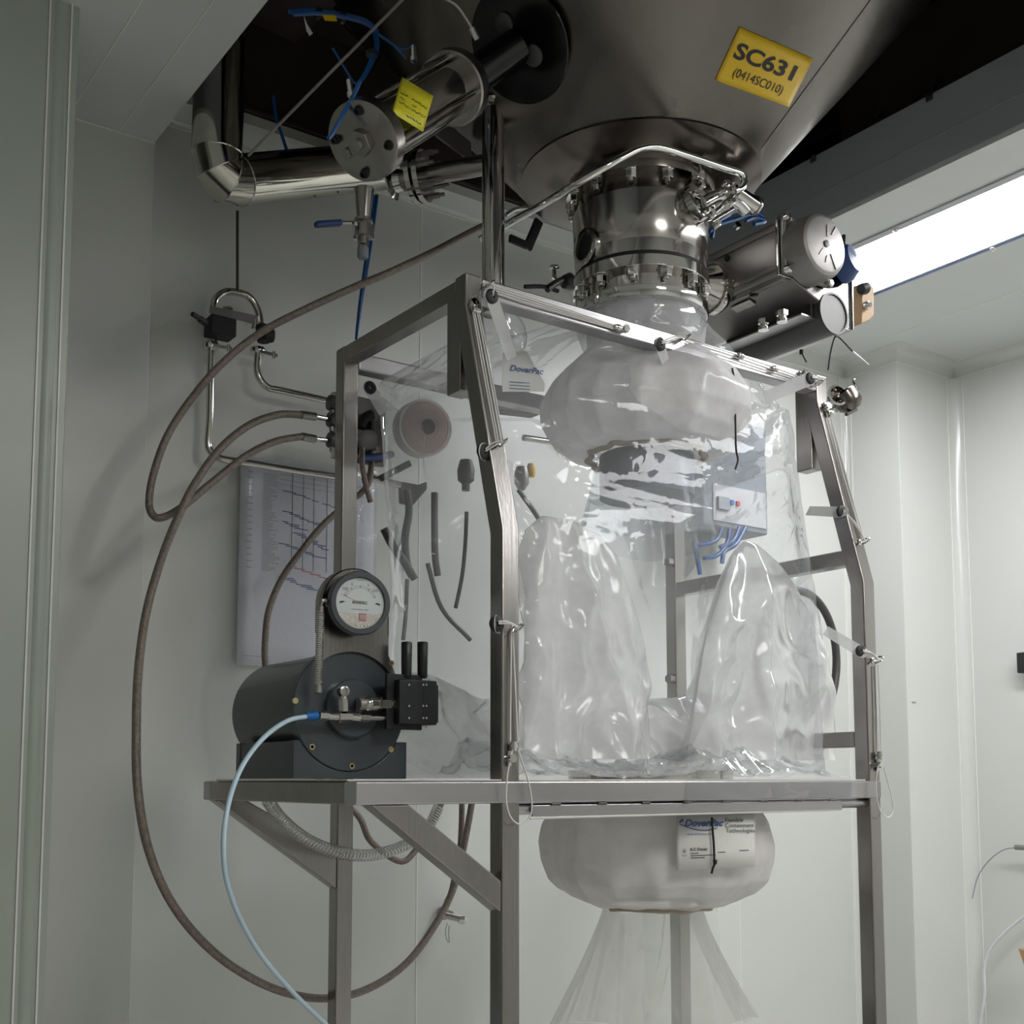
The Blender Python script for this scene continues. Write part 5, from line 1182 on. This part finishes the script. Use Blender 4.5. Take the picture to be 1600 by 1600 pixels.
# ================================================================== CONTROL BOX AT THE BACK RIGHT
cbx = thing('control_box', 'grey control box with switches and blue cables behind the film', 'control box', V(1145,740,2.9))
vb2 = 2.92; u0c, u1c = V(1098,740,vb2).x, V(1198,740,vb2).x; z0c, z1c = V(1140,826,vb2).z, V(1140,655,vb2).z
MB().box((u0c,vb2,z0c), (u1c,vb2+.14,z1c)).build('enclosure', 'box_grey', cbx, bevel=.006)
MB().box((u0c+.045,vb2-.004,z0c+.02), (u1c-.012,vb2,z0c+.15)).build('panel', 'lamp_frame', cbx, bevel=.001)
MB().box((u0c+.06,vb2-.016,z0c+.06), (u0c+.115,vb2-.004,z0c+.105)).build('switch', 'ink_grey', cbx, bevel=.002)
for k in range(2): MB().box((u0c+.125+.03*k,vb2-.012,z0c+.085), (u0c+.140+.03*k,vb2-.004,z0c+.1)).build('indicator', 'ink_red' if k else 'blue_fitting', cbx)
for pts in ([(1128,826),(1118,845),(1092,852),(1084,846),(1090,875),(1094,898)],[(1140,826),(1135,850),(1120,868),(1100,872)],[(1155,824),(1145,845),(1125,855)],[(1165,824),(1150,850),(1132,862),(1128,880)]):
    MB().tube([V(x,y,vb2) for x,y in pts], .008, 8, 6).build('cable', 'blue_tube', cbx)
pst = thing('wall_strut', 'grey metal strut standing beside the control box behind the film', 'strut', V(1102,770,3.0))
MB().bar(V(1101,690,3.02), V(1101,845,3.02), .045, .03, (1,0,0)).build('strut', 'box_grey', pst, bevel=.002)

# sanitary elbow at the right post
se = thing('pipe_elbow', 'shiny open steel elbow with clamp hung behind the right post', 'pipe fitting', V(1318,620,2.05))
c0e = V(1308,618,2.05)
MB().lathe(c0e, (-.35,-1,.1), [(-.03,.022),(0,.026),(.004,.030),(.006,.030),(.006,.024),(-.02,.020),(-.02,0)], 32).build('socket', 'polished', se)
MB().tube([c0e+Vector((.01,.02,0)), c0e+Vector((.035,.03,-.005)), c0e+Vector((.045,.03,-.03))], .025, 24, 6).build('bend', 'polished', se)
MB().lathe(V(1326,628,2.05), Vector((.5,-.2,-.8)), [(-.035,.024),(-.03,.034),(-.01,.036),(.0,.036),(.012,.034),(.024,.022)], 32).build('clamp', 'hopper_low', se)
MB().bar(V(1333,592,2.04), V(1341,612,2.04), .010, .008).build('wing_nut', 'chrome', se, bevel=.003)
MB().bar(V(1322,648,2.04), V(1338,640,2.04), .010, .008).build('screw', 'cast_dark', se, bevel=.002)
for xx in (1327,1333): MB().tube([V(xx-6,655,2.06), V(xx-4,720,2.06), V(xx-2,790,2.06)], .0012, 6, 4).build('string', 'white_cord', se)

# ================================================================== ODDS AND ENDS AT THE RIGHT EDGE
vr = 1.9
wr = thing('cable', 'white flexible tube curving up the right wall at picture edge', 'tube', Uu(1545,1520,4.34))
MB().tube([Uu(x,y,4.33) for x,y in ((1610,1425),(1590,1440),(1565,1462),(1545,1488),(1538,1515),(1539,1550),(1534,1585),(1528,1620))], .0055, 8, 6).build('cable', 'white_tube', wr)
w2 = thing('cable', 'thin grey wire arcing down from a small connector at right edge', 'wire', Uu(1550,1340,4.34))
MB().tube([Uu(x,y,4.33) for x,y in ((1592,1324),(1568,1328),(1545,1345),(1528,1370),(1519,1404))], .0022, 7, 6).build('wire', 'ink_grey', w2)
MB().lathe(Uu(1590,1324,4.32), (0,-1,0), [(-.01,.010),(.04,.010)], 12).build('connector', 'cast', w2)
sw = thing('wall_switch', 'black edge of a switch box on the right wall', 'switch', Uu(1604,1035,4.33))
MB().box((4.31,Uu(1606,1035,4.34).y-.06,Uu(1600,1052,4.34).z), (4.364,Uu(1595,1035,4.34).y,Uu(1600,1020,4.34).z)).build('box', 'black_plastic', sw, bevel=.004)
bx = thing('cardboard_corner', 'brown cardboard corner poking in at the right edge', 'box', Uu(1600,1495,4.0))
MB().prism([Uu(1591,1482,4.1), Uu(1612,1488,4.1), Uu(1612,1530,4.1), Uu(1600,1508,4.1)], (.08,0,0)).build('flap', 'tan', bx)
for x, y in ((1428,1097),):
    tag(MB().obox(Uu(x,y,UR2-.002) if False else V(x,y,VJ-.002), (1,0,0),(0,1,0),(0,0,1), .012,.001,.002).build('wall_mark', 'joint'), 'tiny dark scuff on the right-hand wall box-out', 'mark')

# every top-level mesh that is part of the room already carries kind = structure
